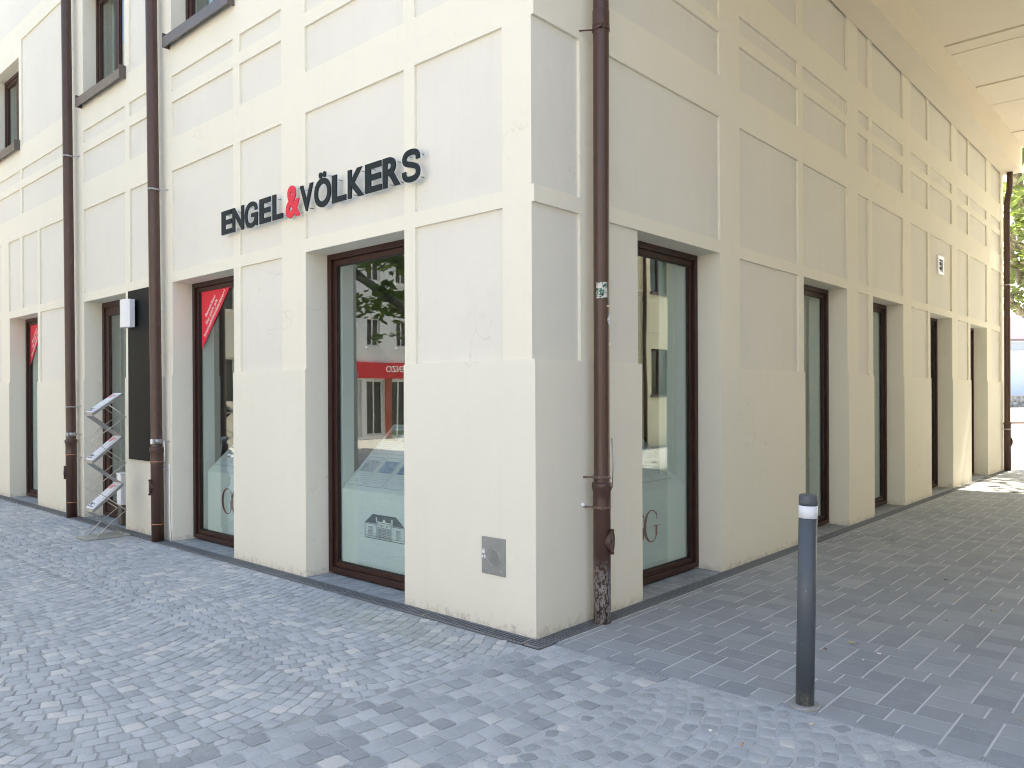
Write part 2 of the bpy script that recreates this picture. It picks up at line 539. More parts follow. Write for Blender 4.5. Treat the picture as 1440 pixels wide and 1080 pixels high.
# the far ends and back of the block
for q in ([(-16, 0, -0.03), (-16, 15.28, -0.03), (-16, 15.28, TOP), (-16, 0, TOP)],
          [(0.0, R_END, -0.03), (-16, R_END, -0.03), (-16, R_END, TOP), (0.0, R_END, TOP)],
          [(0.0, 0.0, TOP), (0, R_END, TOP), (-16, R_END, TOP), (-16, 0, TOP)]):
    mb.face(q, 0)
mb.face([PR(R_END, -0.03, SOC), PR(R_END, 1.845, SOC), PR(R_END, 1.845, 0), PR(R_END, -0.03, 0)], 2)
wall = mb.build("wall", [CREAM, PANEL, SOCLE], B)

# upper floors spanning the passage: beam, soffit slabs, front, far end
PW = 9.1
mb = MB()
mb.box((0.002, 0.42, 6.2), (0.345, R_END - 0.01, 6.755))
mb.box((0.002, 0.03, 6.0), (PW, 0.42, 6.76))
mb.box((PW - 0.345, 0.42, 6.2), (PW - 0.002, R_END - 0.01, 6.755))
beam = mb.build("passage_beam", CEIL, B)
mb = MB()
ys = [0.42, 1.9, 2.29, 4.1, 5.2, 7.1, 8.99, 9.38, 11.06, 12.18, 14.13, R_END - 0.02]
for i in range(len(ys) - 1):
    low = 0.008 if (ys[i + 1] - ys[i]) < 1.2 else 0.0
    mb.box((0.345, ys[i] + 0.026, 6.755 - low), (PW - 0.345, ys[i + 1] - 0.026, 6.95))
mb.box((0.345, 0.42, 6.80), (PW - 0.345, R_END - 0.02, 6.99))
mb.build("passage_soffit", CEIL, B)
mb = MB()
mb.box((0.001, 0.001, 6.95), (PW, R_END - 0.003, TOP - 0.002))
mb.build("upper_storeys", CREAM, B)

# interior of the ground floor
mb = MB()
def innerL(u, v):
    for r in L_open:
        if r[0] + 0.125 < u < r[1] - 0.125 and r[2] <= v < r[3] - 0.05 : return (0.42, None)
    return (0.42, 0)
def innerR(u, v):
    for r in R_open:
        if r[0] + 0.125 < u < r[1] - 0.125 and r[2] <= v < r[3] - 0.05: return (0.42, None)
    return (0.42, 0)
lo = [r for r in L_open if r[2] < 1]
ro = [r for r in R_open if r[2] < 1]
us = [0.42, 16.0]; vs = [0.0, 2.835, 3.05]
for r in lo: us += [r[0] + 0.125, r[1] - 0.125]
field(mb, us, vs, innerL, PL)
us = [0.42, 15.2]
for r in ro: us += [r[0] + 0.125, r[1] - 0.125]
field(mb, us, vs, innerR, PR)
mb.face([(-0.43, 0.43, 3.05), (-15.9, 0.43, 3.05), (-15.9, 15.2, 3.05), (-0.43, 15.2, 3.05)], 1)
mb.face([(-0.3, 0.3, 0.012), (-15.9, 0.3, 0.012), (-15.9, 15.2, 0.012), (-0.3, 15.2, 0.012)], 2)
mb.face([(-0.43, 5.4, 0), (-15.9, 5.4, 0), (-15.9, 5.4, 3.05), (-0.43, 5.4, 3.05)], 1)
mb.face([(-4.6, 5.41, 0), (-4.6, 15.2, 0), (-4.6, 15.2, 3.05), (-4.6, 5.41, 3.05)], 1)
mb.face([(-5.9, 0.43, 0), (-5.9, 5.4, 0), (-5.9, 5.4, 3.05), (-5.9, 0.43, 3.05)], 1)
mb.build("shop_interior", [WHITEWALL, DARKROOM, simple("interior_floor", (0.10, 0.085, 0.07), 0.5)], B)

def frame_boxes(mb, tf, r, d0, d1, w, wb=None, mi=0, tuck=0.0):
    a, b, z0, z1 = r
    wb = wb or w
    mb.box((a - tuck, z0, d0), (a + w, z1 + tuck, d1), mi, tf)
    mb.box((b - w, z0, d0), (b + tuck, z1 + tuck, d1), mi, tf)
    mb.box((a + w, z1 - w, d0), (b - w, z1 + tuck, d1), mi, tf)
    mb.box((a + w, z0, d0), (b - w, z0 + wb, d1), mi, tf)

def window(tf, r, kind="shop", d=0.225):
    a, b, z0, z1 = r
    m = MB()
    if kind == "shop":
        z0 = z0 + 0.012
        frame_boxes(m, tf, (a, b, z0, z1), d, d + 0.07, 0.052, 0.052, tuck=0.003)
        w = m.build("window", WOOD, B); bevel(w, 0.004)
        m = MB()
        frame_boxes(m, tf, (a + 0.052, b - 0.052, z0 + 0.052, z1 - 0.052), d + 0.026, d + 0.07, 0.05, 0.045)
        sh = m.build("sash", WOOD, w); bevel(sh, 0.004)
        m = MB()
        frame_boxes(m, tf, (a + 0.102, b - 0.102, z0 + 0.097, z1 - 0.102), d + 0.040, d + 0.060, 0.010, 0.010)
        m.build("seal", SEAL, w)
        m = MB()
        m.box((a + 0.10, z0 + 0.095, d + 0.045), (b - 0.10, z1 - 0.10, d + 0.050), 0, tf)
        m.build("pane", GLASS, w)
        m = MB()
        m.box((a + 0.078, z0, 0.30), (a + 0.1245, z1 - 0.001, 0.419), 0, tf)
        m.box((b - 0.1245, z0, 0.30), (b - 0.078, z1 - 0.001, 0.419), 0, tf)
        m.box((a + 0.125, z1 - 0.049, 0.30), (b - 0.125, z1 - 0.001, 0.419), 0, tf)
        m.build("inner_reveal", WHITEWALL, w)
    elif kind == "door":
        z0 = z0 + 0.012
        frame_boxes(m, tf, (a, b, z0, z1), d, d + 0.07, 0.07, 0.05, tuck=0.003)
        w = m.build("entrance_door", WOOD, B); bevel(w, 0.004)
        m = MB()
        frame_boxes(m, tf, (a + 0.07, b - 0.07, z0 + 0.05, z1 - 0.07), d + 0.016, d + 0.06, 0.115, 0.15)
        sh = m.build("door_leaf", WOOD, w); bevel(sh, 0.005)
        m = MB()
        m.tube([tf(a + 0.13, 0.95, d - 0.05), tf(a + 0.13, 1.45, d - 0.05)], 0.012, 10)
        m.tube([tf(a + 0.13, 1.0, d - 0.05), tf(a + 0.13, 1.0, d + 0.02)], 0.008, 8)
        m.tube([tf(a + 0.13, 1.4, d - 0.05), tf(a + 0.13, 1.4, d + 0.02)], 0.008, 8)
        m.build("handle", STEEL, w)
        m = MB()
        m.box((a + 0.18, z0 + 0.19, d + 0.036), (b - 0.18, z1 - 0.18, d + 0.042), 0, tf)
        m.build("pane", GLASS, w)
    else:
        d = 0.165
        frame_boxes(m, tf, r, d, d + 0.07, 0.055, 0.07, tuck=0.003)
        w = m.build("window", WOOD, B); bevel(w, 0.004)
        c = (a + b) / 2
        m = MB()
        for q in ((a + 0.055, c - 0.004), (c + 0.004, b - 0.055)):
            frame_boxes(m, tf, (q[0], q[1], z0 + 0.07, z1 - 0.055), d + 0.012, d + 0.06, 0.062, 0.062)
            frame_boxes(m, tf, (q[0] + 0.062, q[1] - 0.062, z0 + 0.132, z1 - 0.117), d + 0.026, d + 0.055, 0.016, 0.016)
        sh = m.build("sash", WOOD, w); bevel(sh, 0.004)
        m = MB()
        for q in ((a + 0.115, c - 0.064), (c + 0.064, b - 0.115)):
            m.box((q[0], z0 + 0.13, d + 0.034), (q[1], z1 - 0.115, d + 0.04), 0, tf)
        m.build("pane", GLASS2, w)
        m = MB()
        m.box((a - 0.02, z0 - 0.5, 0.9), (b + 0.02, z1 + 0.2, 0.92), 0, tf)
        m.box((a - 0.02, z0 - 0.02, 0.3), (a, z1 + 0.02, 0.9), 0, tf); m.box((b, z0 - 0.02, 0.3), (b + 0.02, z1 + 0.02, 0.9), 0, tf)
        m.build("room_behind", DARKROOM, w)  # dark sheets close behind the glass stand in for an unlit room
        m = MB()
        for k in range(26):      # net curtain in soft folds
            u0 = a + 0.12 + (b - a - 0.24) * k / 26; u1 = a + 0.12 + (b - a - 0.24) * (k + 1) / 26
            if 0.36 < (k + .5) / 26 < 0.62: continue
            o0, o1 = 0.012 * math.sin(k * 1.7), 0.012 * math.sin((k + 1) * 1.7)
            m.face([tf(u0, z0 + .05, .33 + o0), tf(u1, z0 + .05, .33 + o1), tf(u1, z1, .33 + o1), tf(u0, z1, .33 + o0)], 0, True)
        m.build("net_curtain", CURT, w)
        m = MB()             # tray shaped metal sill
        y0, y1 = -0.075, 0.16
        m.box((a - 0.035, z0 - 0.015, y0), (b + 0.035, z0 + 0.0, y1), 0, tf)
        m.box((a - 0.035, z0 - 0.115, y0 - 0.004), (b + 0.035, z0 + 0.0, y0 + 0.012), 0, tf)
        m.box((a - 0.045, z0 - 0.115, y0 - 0.006), (a - 0.035, z0 + 0.045, -0.001), 0, tf)
        m.box((b + 0.035, z0 - 0.115, y0 - 0.006), (b + 0.045, z0 + 0.045, -0.001), 0, tf)
        m.build("window_sill", SILL, w)
    return w

for r in L_open:
    if r[2] > 1: window(PL, r, "upper")
    elif abs(r[0] - 6.568) < 0.01: window(PL, r, "door")
    else: window(PL, r, "shop")
for r in R_open:
    window(PR, r, "shop")

# ------------------------------------------------------------------ downpipes
def lathe_pipe(name, top_pt, bot_pt, ztop, prof, mat, n=24, extra_top=None):
    """prof: list of (z, r); the axis runs straight from bot_pt (z=0) to top_pt (z=ztop)"""
    pts, rs = [], []
    for z, r in prof:
        t = z / ztop
        pts.append((bot_pt[0] + (top_pt[0] - bot_pt[0]) * t, bot_pt[1] + (top_pt[1] - bot_pt[1]) * t, z)); rs.append(r)
    if extra_top:
        pts += extra_top; rs += [prof[-1][1]] * len(extra_top)
    m = MB()
    m.tube(pts, rs, n)
    return m.build(name, mat, B)
def axis(top, bot, ztop, z):
    t = z / ztop
    return Vector((bot[0] + (top[0] - bot[0]) * t, bot[1] + (top[1] - bot[1]) * t, z))
def clamp(pipe, c, r, wallpt, mat=STEEL, h=0.02, name="clamp"):
    m = MB()
    m.tube([(c.x, c.y, c.z - h), (c.x, c.y, c.z - h), (c.x, c.y, c.z + h), (c.x, c.y, c.z + h)], [r * 0.98, r + 0.004, r + 0.004, r * 0.98], 24)
    d = (Vector(wallpt) - c); d.z = 0
    m.tube([c, Vector((wallpt[0], wallpt[1], c.z))], 0.006, 8)
    s = d.normalized().cross(Vector((0, 0, 1)))
    for sg in (-1, 1):
        q = c + s * sg * (r + 0.012)
        m.box((q.x - .009, q.y - .009, q.z - h * .9), (q.x + .009, q.y + .009, q.z + h * .9))
    return m.build(name, mat, pipe)
def capdisc(pipe, c, r, dirv, hz=0.08, w=0.058):
    d = Vector((dirv[0], dirv[1], 0)).normalized()
    s = Vector((0, 0, 1)).cross(d)
    m = MB()
    def ring(off, k):
        return [c + d * off + s * math.cos(t) * w * k + Vector((0, 0, 1)) * math.sin(t) * hz * k for t in [2 * math.pi * j / 24 for j in range(24)]]
    rings = [ring(r * 0.55, 0.80), ring(r + 0.004, 0.80), ring(r + 0.004, 1.0), ring(r + 0.016, 1.0), ring(r + 0.016, 0.86), ring(r + 0.011, 0.80), ring(r + 0.011, 0.30), ring(r + 0.017, 0.22)]
    for a, b in zip(rings, rings[1:]):
        for j in range(24):
            m.face([a[j], a[(j + 1) % 24], b[(j + 1) % 24], b[j]], 0)
    m.face(rings[-1], 0)
    for sg in (-1, 1):       # screw lugs above and below
        q = c + d * (r + 0.012) + Vector((0, 0, sg * hz * 0.98))
        m.box((q.x - .011, q.y - .011, q.z - .01), (q.x + .011, q.y + .011, q.z + .01))
    return m.build("inspection_cap", PIPE, pipe)
def collar_prof(ztop, zc, r, rl, rings=()):
    p = [(0.0, rl), (zc - 0.19, rl), (zc - 0.17, rl + 0.004), (zc - 0.16, rl + 0.001), (zc - 0.06, rl + 0.002), (zc - 0.045, rl + 0.008), (zc - 0.02, rl + 0.011), (zc, rl + 0.008), (zc + 0.004, r + 0.002), (zc + 0.012, r)]
    z = zc + 0.4
    while z < ztop:
        p.append((z, r)); z += 0.5
    p.append((ztop, r))
    return p
# near corner pipe in the passage mouth
tA, bA = (0.131, 0.585), (0.114, 0.585)
p = lathe_pipe("downpipe", tA, bA, 6.2, [(z, r) for z, r in collar_prof(6.19, 0.985, 0.056, 0.0610)], PIPE2)
m = MB(); c = axis(tA, bA, 6.2, 4.25)
m.tube([(c.x, c.y, 4.19), (c.x, c.y, 4.195), (c.x, c.y, 4.21), (c.x, c.y, 4.30), (c.x, c.y, 4.305)], [0.0565, 0.062, 0.0595, 0.0595, 0.0565], 24)
m.build("joint_sleeve", PIPE, p)
clamp(p, axis(tA, bA, 6.2, 4.175), 0.058, (0, 0.50, 0), PIPE, 0.016)
clamp(p, axis(tA, bA, 6.2, 1.025), 0.058, (0, 0.50, 0), OLDSTEEL, 0.012)
clamp(p, axis(tA, bA, 6.2, 0.815), 0.0625, (0, 0.50, 0), OLDSTEEL, 0.008)
m = MB(); m.tube([(-0.004, 0.485, 0.83), (0.030, 0.50, 0.83)], 0.014, 12); m.build("wall_plug", LAMPW, p)
capdisc(p, axis(tA, bA, 6.2, 0.575), 0.061, (0.95, 0.30))
m = MB(); m.tube([(0.165, 0.64, 1.30), (0.172, 0.645, 1.1), (0.168, 0.64, 0.95)], 0.004, 6); m.build("loose_wire", STEEL, p)
# left pipes on the street front
def street_pipe(top, bot, r, capdir, zs, wall_s):
    rl = r + 0.006
    prof = collar_prof(9.0, 1.04, r, rl)
    p = lathe_pipe("downpipe", top, bot, 9.0, prof, PIPE)
    clamp(p, axis(top, bot, 9.0, 1.11), r + 0.001, (axis(top, bot, 9.0, 1.11).x + 0.11, 0, 0), STEEL, 0.026)
    clamp(p, axis(top, bot, 9.0, zs['up']), r + 0.001, (axis(top, bot, 9.0, zs['up']).x + 0.13, 0, 0), STEEL, 0.010)
    for z in zs['rings']:
        c = axis(top, bot, 9.0, z)
        m = MB(); m.tube([(c.x, c.y, z - .006), (c.x, c.y, z - .006), (c.x, c.y, z + .006), (c.x, c.y, z + .006)], [rl, rl + .003, rl + .003, rl], 24)
        m.build("copper_ring", COPPER, p)
    m = MB(); z = 0.80; c = axis(top, bot, 9.0, z)
    m.tube([c, (c.x + 0.12, 0.0, z)], 0.007, 8); m.build("bracket", STEEL, p)
    capdisc(p, axis(top, bot, 9.0, zs['cap']), rl, capdir)
    return p
pB = street_pipe((-5.60, -0.11), (-5.445, -0.11), 0.061, (-0.31, -0.95), dict(up=3.93, rings=(0.885, 0.19), cap=0.60), 5.4)
m = MB()
m.tube([(-5.37, -0.07, 1.12), (-5.375, -0.06, 0.98), (-5.40, -0.05, 0.88)], 0.006, 8)
m.tube([(-5.345, -0.022, 0.86), (-5.345, -0.022, 0.35), (-5.335, -0.022, 0.12), (-5.30, -0.03, 0.0)], 0.008, 8)
m.build("cable", LAMPW, pB)
m = MB()
for k in range(6):
    t0, t1 = rad(-118 + 9 * k), rad(-118 + 9 * (k + 1)); rr = 0.0665
    c = axis((-5.60, -0.11), (-5.445, -0.11), 9.0, 1.11)
    m.face([(c.x + rr * math.cos(t0), c.y + rr * math.sin(t0), 1.082), (c.x + rr * math.cos(t1), c.y + rr * math.sin(t1), 1.082),
            (c.x + rr * math.cos(t1), c.y + rr * math.sin(t1), 1.138), (c.x + rr * math.cos(t0), c.y + rr * math.sin(t0), 1.138)], 0)
m.build("number_label", WHITEP, pB)
pA = street_pipe((-8.24, -0.11), (-8.09, -0.11), 0.061, (-0.505, -0.86), dict(up=4.86, rings=(0.84, 0.20), cap=0.60), 8.0)
c = axis((-8.24, -0.11), (-8.09, -0.11), 9.0, 1.48)
clamp(pA, c, 0.062, (c.x + .12, 0, 0), STEEL, 0.008)
# far pipe at the end of the passage
prof = collar_prof(5.45, 1.0, 0.058, 0.064)
pE = lathe_pipe("downpipe", (0.105, 15.05), (0.102, 15.05), 6.0, prof, PIPE, 20, [(0.112, 15.05, 5.62), (0.150, 15.05, 5.80), (0.158, 15.05, 6.0), (0.158, 15.05, 6.19)])
capdisc(pE, Vector((0.102, 15.05, 0.60)), 0.064, (0.80, 0.45))
clamp(pE, Vector((0.105, 15.05, 3.86)), 0.059, (0, 15.0, 0), STEEL, 0.012)
clamp(pE, Vector((0.102, 15.05, 0.86)), 0.065, (0, 15.0, 0), STEEL, 0.012)

# vent grille in the passage wall
m = MB()
frame_boxes(m, PR, (10.07, 10.405, 3.55, 3.85), -0.004, REC + 0.002, 0.055, 0.045)
for k in range(3):
    z = 3.555 + 0.045 + k * 0.072
    m.face([PR(10.12, z + 0.004, 0.0), PR(10.355, z + 0.004, 0.0), PR(10.355, z + 0.03, 0.014), PR(10.12, z + 0.03, 0.014)], 0)
m.box((10.12, 3.60, REC - 0.002), (10.355, 3.81, REC - 0.001), 1, PR)
m.build("vent_grille", [LAMPW, SEAL], B)

# ------------------------------------------------------------------ text helpers
def text_verts(txt, w, h, depth, off=0.0):
    """mesh data of lettering fitted into w x h (lower left at the origin), faces forward +z"""
    cu = bpy.data.curves.new("t", 'FONT')
    cu.body = txt
    cu.size = 1.0
    cu.offset = off
    cu.extrude = 0.5
    cu.resolution_u = 6
    o = bpy.data.objects.new("t", cu)
    COL.objects.link(o)
    dg = bpy.context.evaluated_depsgraph_get()
    me = bpy.data.meshes.new_from_object(o.evaluated_get(dg))
    bpy.data.objects.remove(o)
    bpy.data.curves.remove(cu)
    xs = [v.co.x for v in me.vertices]; yy = [v.co.y for v in me.vertices]
    x0, x1, y0, y1 = min(xs), max(xs), min(yy), max(yy)
    V = [((v.co.x - x0) / (x1 - x0) * w, (v.co.y - y0) / (y1 - y0) * h, (v.co.z) * depth) for v in me.vertices]
    F = [tuple(q.vertices) for q in me.polygons]
    bpy.data.meshes.remove(me)
    return V, F
def put_text(mb, data, f, mi=0):
    V, F = data
    i = len(mb.v)
    mb.v.extend(tuple(f(*p)) for p in V)
    for q in F:
        mb.f.append(tuple(i + k for k in q)); mb.mi.append(mi); mb.sm.append(False); mb.sh.append(0.5)

# ------------------------------------------------------------------ fascia lettering
def s_at(px, py, yoff):       # where a picture column meets the lettering plane
    d = ((px - 720) / 1096.06) * ri2 - ((py - 558.37) / 1096.06) * up2 + fw
    t = (yoff + 3.91206) / d.y
    return -(3.33014 + d.x * t)
sign = thing("fascia_sign", "raised dark lettering with a red ampersand reading ENGEL & VÖLKERS above the shop windows", "sign", (-2.6, 0.0, 3.2))
letters = [("E", 40, 92), ("N", 95, 152), ("G", 157, 222), ("E", 232, 288), ("L", 298, 350), ("&", 365, 438), ("V", 437, 503), ("Ö", 510, 593),
           ("L", 600, 670), ("K", 680, 760), ("E", 768, 850), ("R", 857, 945), ("S", 955, 1045)]
YF = -0.062
def stroke_letter(ch, w, h, depth, grow=0.0):
    P = {"S": [(.885, .665), (.865, .80), (.76, .885), (.60, .915), (.42, .915), (.24, .88), (.135, .78), (.14, .665), (.25, .585), (.44, .54), (.60, .50), (.78, .44), (.885, .33), (.87, .20), (.75, .115), (.58, .085), (.40, .085), (.23, .12), (.125, .215), (.105, .345)],
         "G": [(.885, .655), (.85, .80), (.72, .89), (.55, .915), (.36, .885), (.19, .77), (.115, .60), (.105, .47), (.13, .32), (.22, .17), (.38, .095), (.53, .085), (.68, .115), (.78, .19), (.84, .29), (.865, .40)]}[ch]
    pts = []
    for i in range(len(P) - 1):
        p0, p1, p2, p3 = P[max(i - 1, 0)], P[i], P[i + 1], P[min(i + 2, len(P) - 1)]
        for k in range(4):
            t = k / 4
            pts.append(tuple(0.5 * (2 * p1[a] + (p2[a] - p0[a]) * t + (2 * p0[a] - 5 * p1[a] + 4 * p2[a] - p3[a]) * t * t + (-p0[a] + 3 * p1[a] - 3 * p2[a] + p3[a]) * t ** 3) for a in (0, 1)))
    pts.append(P[-1])
    Q = [Vector((x * w, y * h)) for x, y in pts]
    hs = 0.0215 + grow
    V, F = [], []
    for k, q in enumerate(Q):
        d = (Q[min(k + 1, len(Q) - 1)] - Q[max(k - 1, 0)]).normalized()
        if k in (0,): q = q - d * grow
        if k == len(Q) - 1: q = q + d * grow
        n = Vector((-d.y, d.x)) * hs
        for sg in (1, -1):
            for z in (.5, -.5):
                V.append((q.x + n.x * sg, q.y + n.y * sg, z * depth))
    for k in range(len(Q) - 1):
        a, b = 4 * k, 4 * k + 4
        F += [(a, a + 2, b + 2, b), (a + 1, b + 1, b + 3, a + 3), (a, b, b + 1, a + 1), (a + 2, a + 3, b + 3, b + 2)]
    e = 4 * (len(Q) - 1)
    F += [(0, 1, 3, 2), (e, e + 2, e + 3, e + 1)]
    if ch == "G":
        def bx(x0, y0, x1, y1, zz):
            i = len(V)
            for z in (.5 * depth + zz, -.5 * depth - zz):
                V.extend([(x0, y0, z), (x1, y0, z), (x1, y1, z), (x0, y1, z)])
            F.extend([(i, i + 1, i + 2, i + 3), (i + 4, i + 7, i + 6, i + 5), (i, i + 4, i + 5, i + 1), (i + 1, i + 5, i + 6, i + 2), (i + 2, i + 6, i + 7, i + 3), (i + 3, i + 7, i + 4, i)])
        bx(w * .52 - grow, h * .40 - grow, w + grow, h * .545 + grow, 0.0004)
        bx(w - .030 - grow, h * .03 - grow, w + grow, h * .45, 0.0008)
    return V, F
for ch, a, b in letters:
    pa, pb = 300 + a / 3.6, 300 + b / 3.6
    s0, s1 = s_at(pa, 300, YF), s_at(pb, 270, YF)
    z0, z1 = 3.222, 3.455
    if ch in "GSÖ": z0, z1 = 3.217, 3.46
    if ch == "Ö": z1 = 3.517
    if ch == "&": z0, z1 = 3.20, 3.487
    w, h = s0 - s1, z1 - z0
    data = stroke_letter(ch, w, h, 0.010) if ch in 'SG' else text_verts(ch, w, h, 0.010, 0.030)
    m = MB()
    put_text(m, data, lambda x, y, z: (-s0 + x + 2.6, YF + 0.005 - z, z0 + y - 3.2))
    o = m.build("letter", RED if ch == "&" else LETTER, sign)
    data = stroke_letter(ch, w + 0.005, h + 0.005, 0.008, 0.0025) if ch in 'SG' else text_verts(ch, w + 0.005, h + 0.005, 0.008, 0.034)
    m = MB()
    put_text(m, data, lambda x, y, z: (-s0 - 0.0025 + x + 2.6, YF + 0.0145 - z, z0 - 0.0025 + y - 3.2))
    m.build("letter_back", ACRYL, o)
    for fx in (0.2, 0.8):
        for fz in (0.14, 0.86):
            m = MB()
            if ch in "V" and fz < .5: fx2 = 0.5
            else: fx2 = fx
            if ch == "L" and fx > .5 and fz > .5: continue
            if ch == "R" and fx > .5 and fz > .5: fx2 = 0.6
            m.tube([(-s0 + w * fx2 + 2.6, YF + 0.016, z0 + h * fz - 3.2), (-s0 + w * fx2 + 2.6, 0.016, z0 + h * fz - 3.2)], 0.0045, 6)
            m.build("standoff_pin", STEEL, o)

# ------------------------------------------------------------------ black board and wall lamp
m = MB()
m.box((5.684, 0.86, -0.030), (6.431, 2.884, REC - 0.001), 0, PL)
o = bevel(m.build("notice_board", BLACKPANEL), 0.003)
tag(o, "tall blank dark slate panel mounted on wall between entrance door and downpipe", "wall panel")
lamp = thing("wall_lamp", "white faceted wall lamp near top of dark panel beside entrance door", "wall lamp", (-6.29, -0.03, 2.6))
m = MB(); m.box((-0.10, -0.025, -0.16), (0.10, -0.001, 0.16)); bevel(m.build("backplate", BLACKPANEL, lamp), 0.003)
m = MB()
pr = [(-0.125, -0.026), (-0.125, -0.095), (-0.055, -0.125), (0.075, -0.125), (0.125, -0.085), (0.125, -0.026)]
for z, k in ((-0.165, 0), (0.165, 1)):
    m.face([(x, y, z) for x, y in (pr if k else reversed(pr))], 0)
for i in range(len(pr)):
    a, b2 = pr[i], pr[(i + 1) % len(pr)]
    m.face([(a[0], a[1], -0.165), (b2[0], b2[1], -0.165), (b2[0], b2[1], 0.165), (a[0], a[1], 0.165)], 0)
m.build("lamp_cover", LAMPW, lamp)

# ------------------------------------------------------------------ metal access plate on the corner pillar
pl = thing("access_plate", "square grey metal plate with raised round emblem and four screws low on corner pillar", "access plate", (-0.369, SOC, 0.495))
m = MB(); m.box((-0.113, -0.006, -0.129), (0.113, 0.004, 0.129)); o = bevel(m.build("plate", ALU, pl), 0.002)
m = MB()
for k in range(40):          # raised ring
    t0, t1 = 2 * math.pi * k / 40, 2 * math.pi * (k + 1) / 40
    for r0, r1, y0, y1 in ((0.056, 0.059, -0.0048, -0.0085), (0.059, 0.062, -0.0085, -0.0048)):
        m.face([(r0 * math.cos(t0), y0, r0 * math.sin(t0) - .005), (r0 * math.cos(t1), y0, r0 * math.sin(t1) - .005), (r1 * math.cos(t1), y1, r1 * math.sin(t1) - .005), (r1 * math.cos(t0), y1, r1 * math.sin(t0) - .005)], 0)
for k in range(9):           # vertical fluting inside the ring
    x = -0.036 + k * 0.009
    hh = math.sqrt(max(0, 0.046 ** 2 - x * x))
    m.box((x, -0.0075, -hh - .005), (x + 0.004, -0.0048, hh - .005))
m.build("emblem", ALU, pl)
for sx in (-1, 1):
    for sz in (-1, 1):
        m = MB(); m.tube([(sx * .074, -0.005, sz * .098), (sx * .074, -0.008, sz * .098), (sx * .074, -0.0105, sz * .098)], [0.008, 0.0078, 0.005], 12); m.build("screw", STEEL, pl)
st = MB()
for (x, z, w, h) in ((-0.108, .012, .034, .018), (-0.108, -.02, .016, .018), (-0.086, -.022, .014, .022), (-0.104, .034, .026, .008)):
    st.box((x, -0.0072, z), (x + w * .8, -0.0066, z + h))
st.build("paper_remains", WHITEP, pl)

# ------------------------------------------------------------------ window lettering and posters
def poster(x_left, zt, wid, hgt, label, y):
    t = thing("window_poster", label, "poster", (x_left, y, zt), "red triangular posters in the window corners")
    m = MB()
    m.face([(0, -0.001, 0), (0, -0.001, -hgt), (wid, -0.001, 0)], 0)
    m.face([(0, 0.0, 0), (wid, 0.0, 0), (0, 0.0, -hgt)], 0)
    m.build("foil", REDFOIL, t)
    ang = math.atan2(hgt, wid)
    cx, sx = math.cos(ang), math.sin(ang)
    m = MB()
    for txt, L, back, along in (("Immobilienberater!", 0.66, 0.040, 0.155), ("Sie sich als", 0.36, 0.105, 0.275), ("Bewerben", 0.30, 0.172, 0.335)):
        d = text_verts(txt, L, 0.048 if "I" in txt else 0.046, 0.0004, 0.006)
        def f(x, yy, z, back=back, along=along):
            u = along + x; v = back + yy
            return (0 + u * cx - v * sx, -0.0016 - z, -hgt + u * sx + v * cx)
        put_text(m, d, f)
    m.build("lettering", WHITEP, t)
    return t
poster(-5.150, 2.800, 0.655, 0.665, "red triangular poster with white slogan in shop window under the start of the lettering", 0.2655)
poster(-11.04, 2.800, 0.655, 0.665, "red triangular poster in the farthest left window, mostly hidden by wall", 0.2655)

def ribbon(mb, pts, widths, f, mi=0):
    P = [Vector((a, b)) for a, b in pts]
    prev = None
    for k in range(len(P)):
        d = P[min(k + 1, len(P) - 1)] - P[max(k - 1, 0)]
        n = Vector((-d.y, d.x)).normalized() * widths[k] / 2
        cur = (P[k] + n, P[k] - n)
        if prev:
            mb.face([f(*prev[0]), f(*prev[1]), f(*cur[1]), f(*cur[0])], mi)
        prev = cur
def gee(mb, x0, f, f2):
    # serif G, 0.17 wide 0.28 high, drawn with thick and thin strokes
    pts, w = [], []
    for k in range(33):
        t = rad(40 + 275 * k / 32)
        pts.append((x0 + 0.085 + 0.085 * math.cos(t), 0.14 + 0.135 * math.sin(t)))
        w.append(0.009 + 0.024 * max(0, -math.cos(t)) ** 1.4)
    ribbon(mb, pts, w, f)
    ribbon(mb, [(x0 + 0.152, 0.262), (x0 + 0.152, 0.205), (x0 + 0.152, 0.185)], [0.004, 0.008, 0.003], f2)
    ribbon(mb, [(x0 + 0.147, 0.135), (x0 + 0.147, 0.06), (x0 + 0.138, 0.035)], [0.024, 0.024, 0.010], f2)
    ribbon(mb, [(x0 + 0.108, 0.136), (x0 + 0.186, 0.136)], [0.007, 0.007], f)

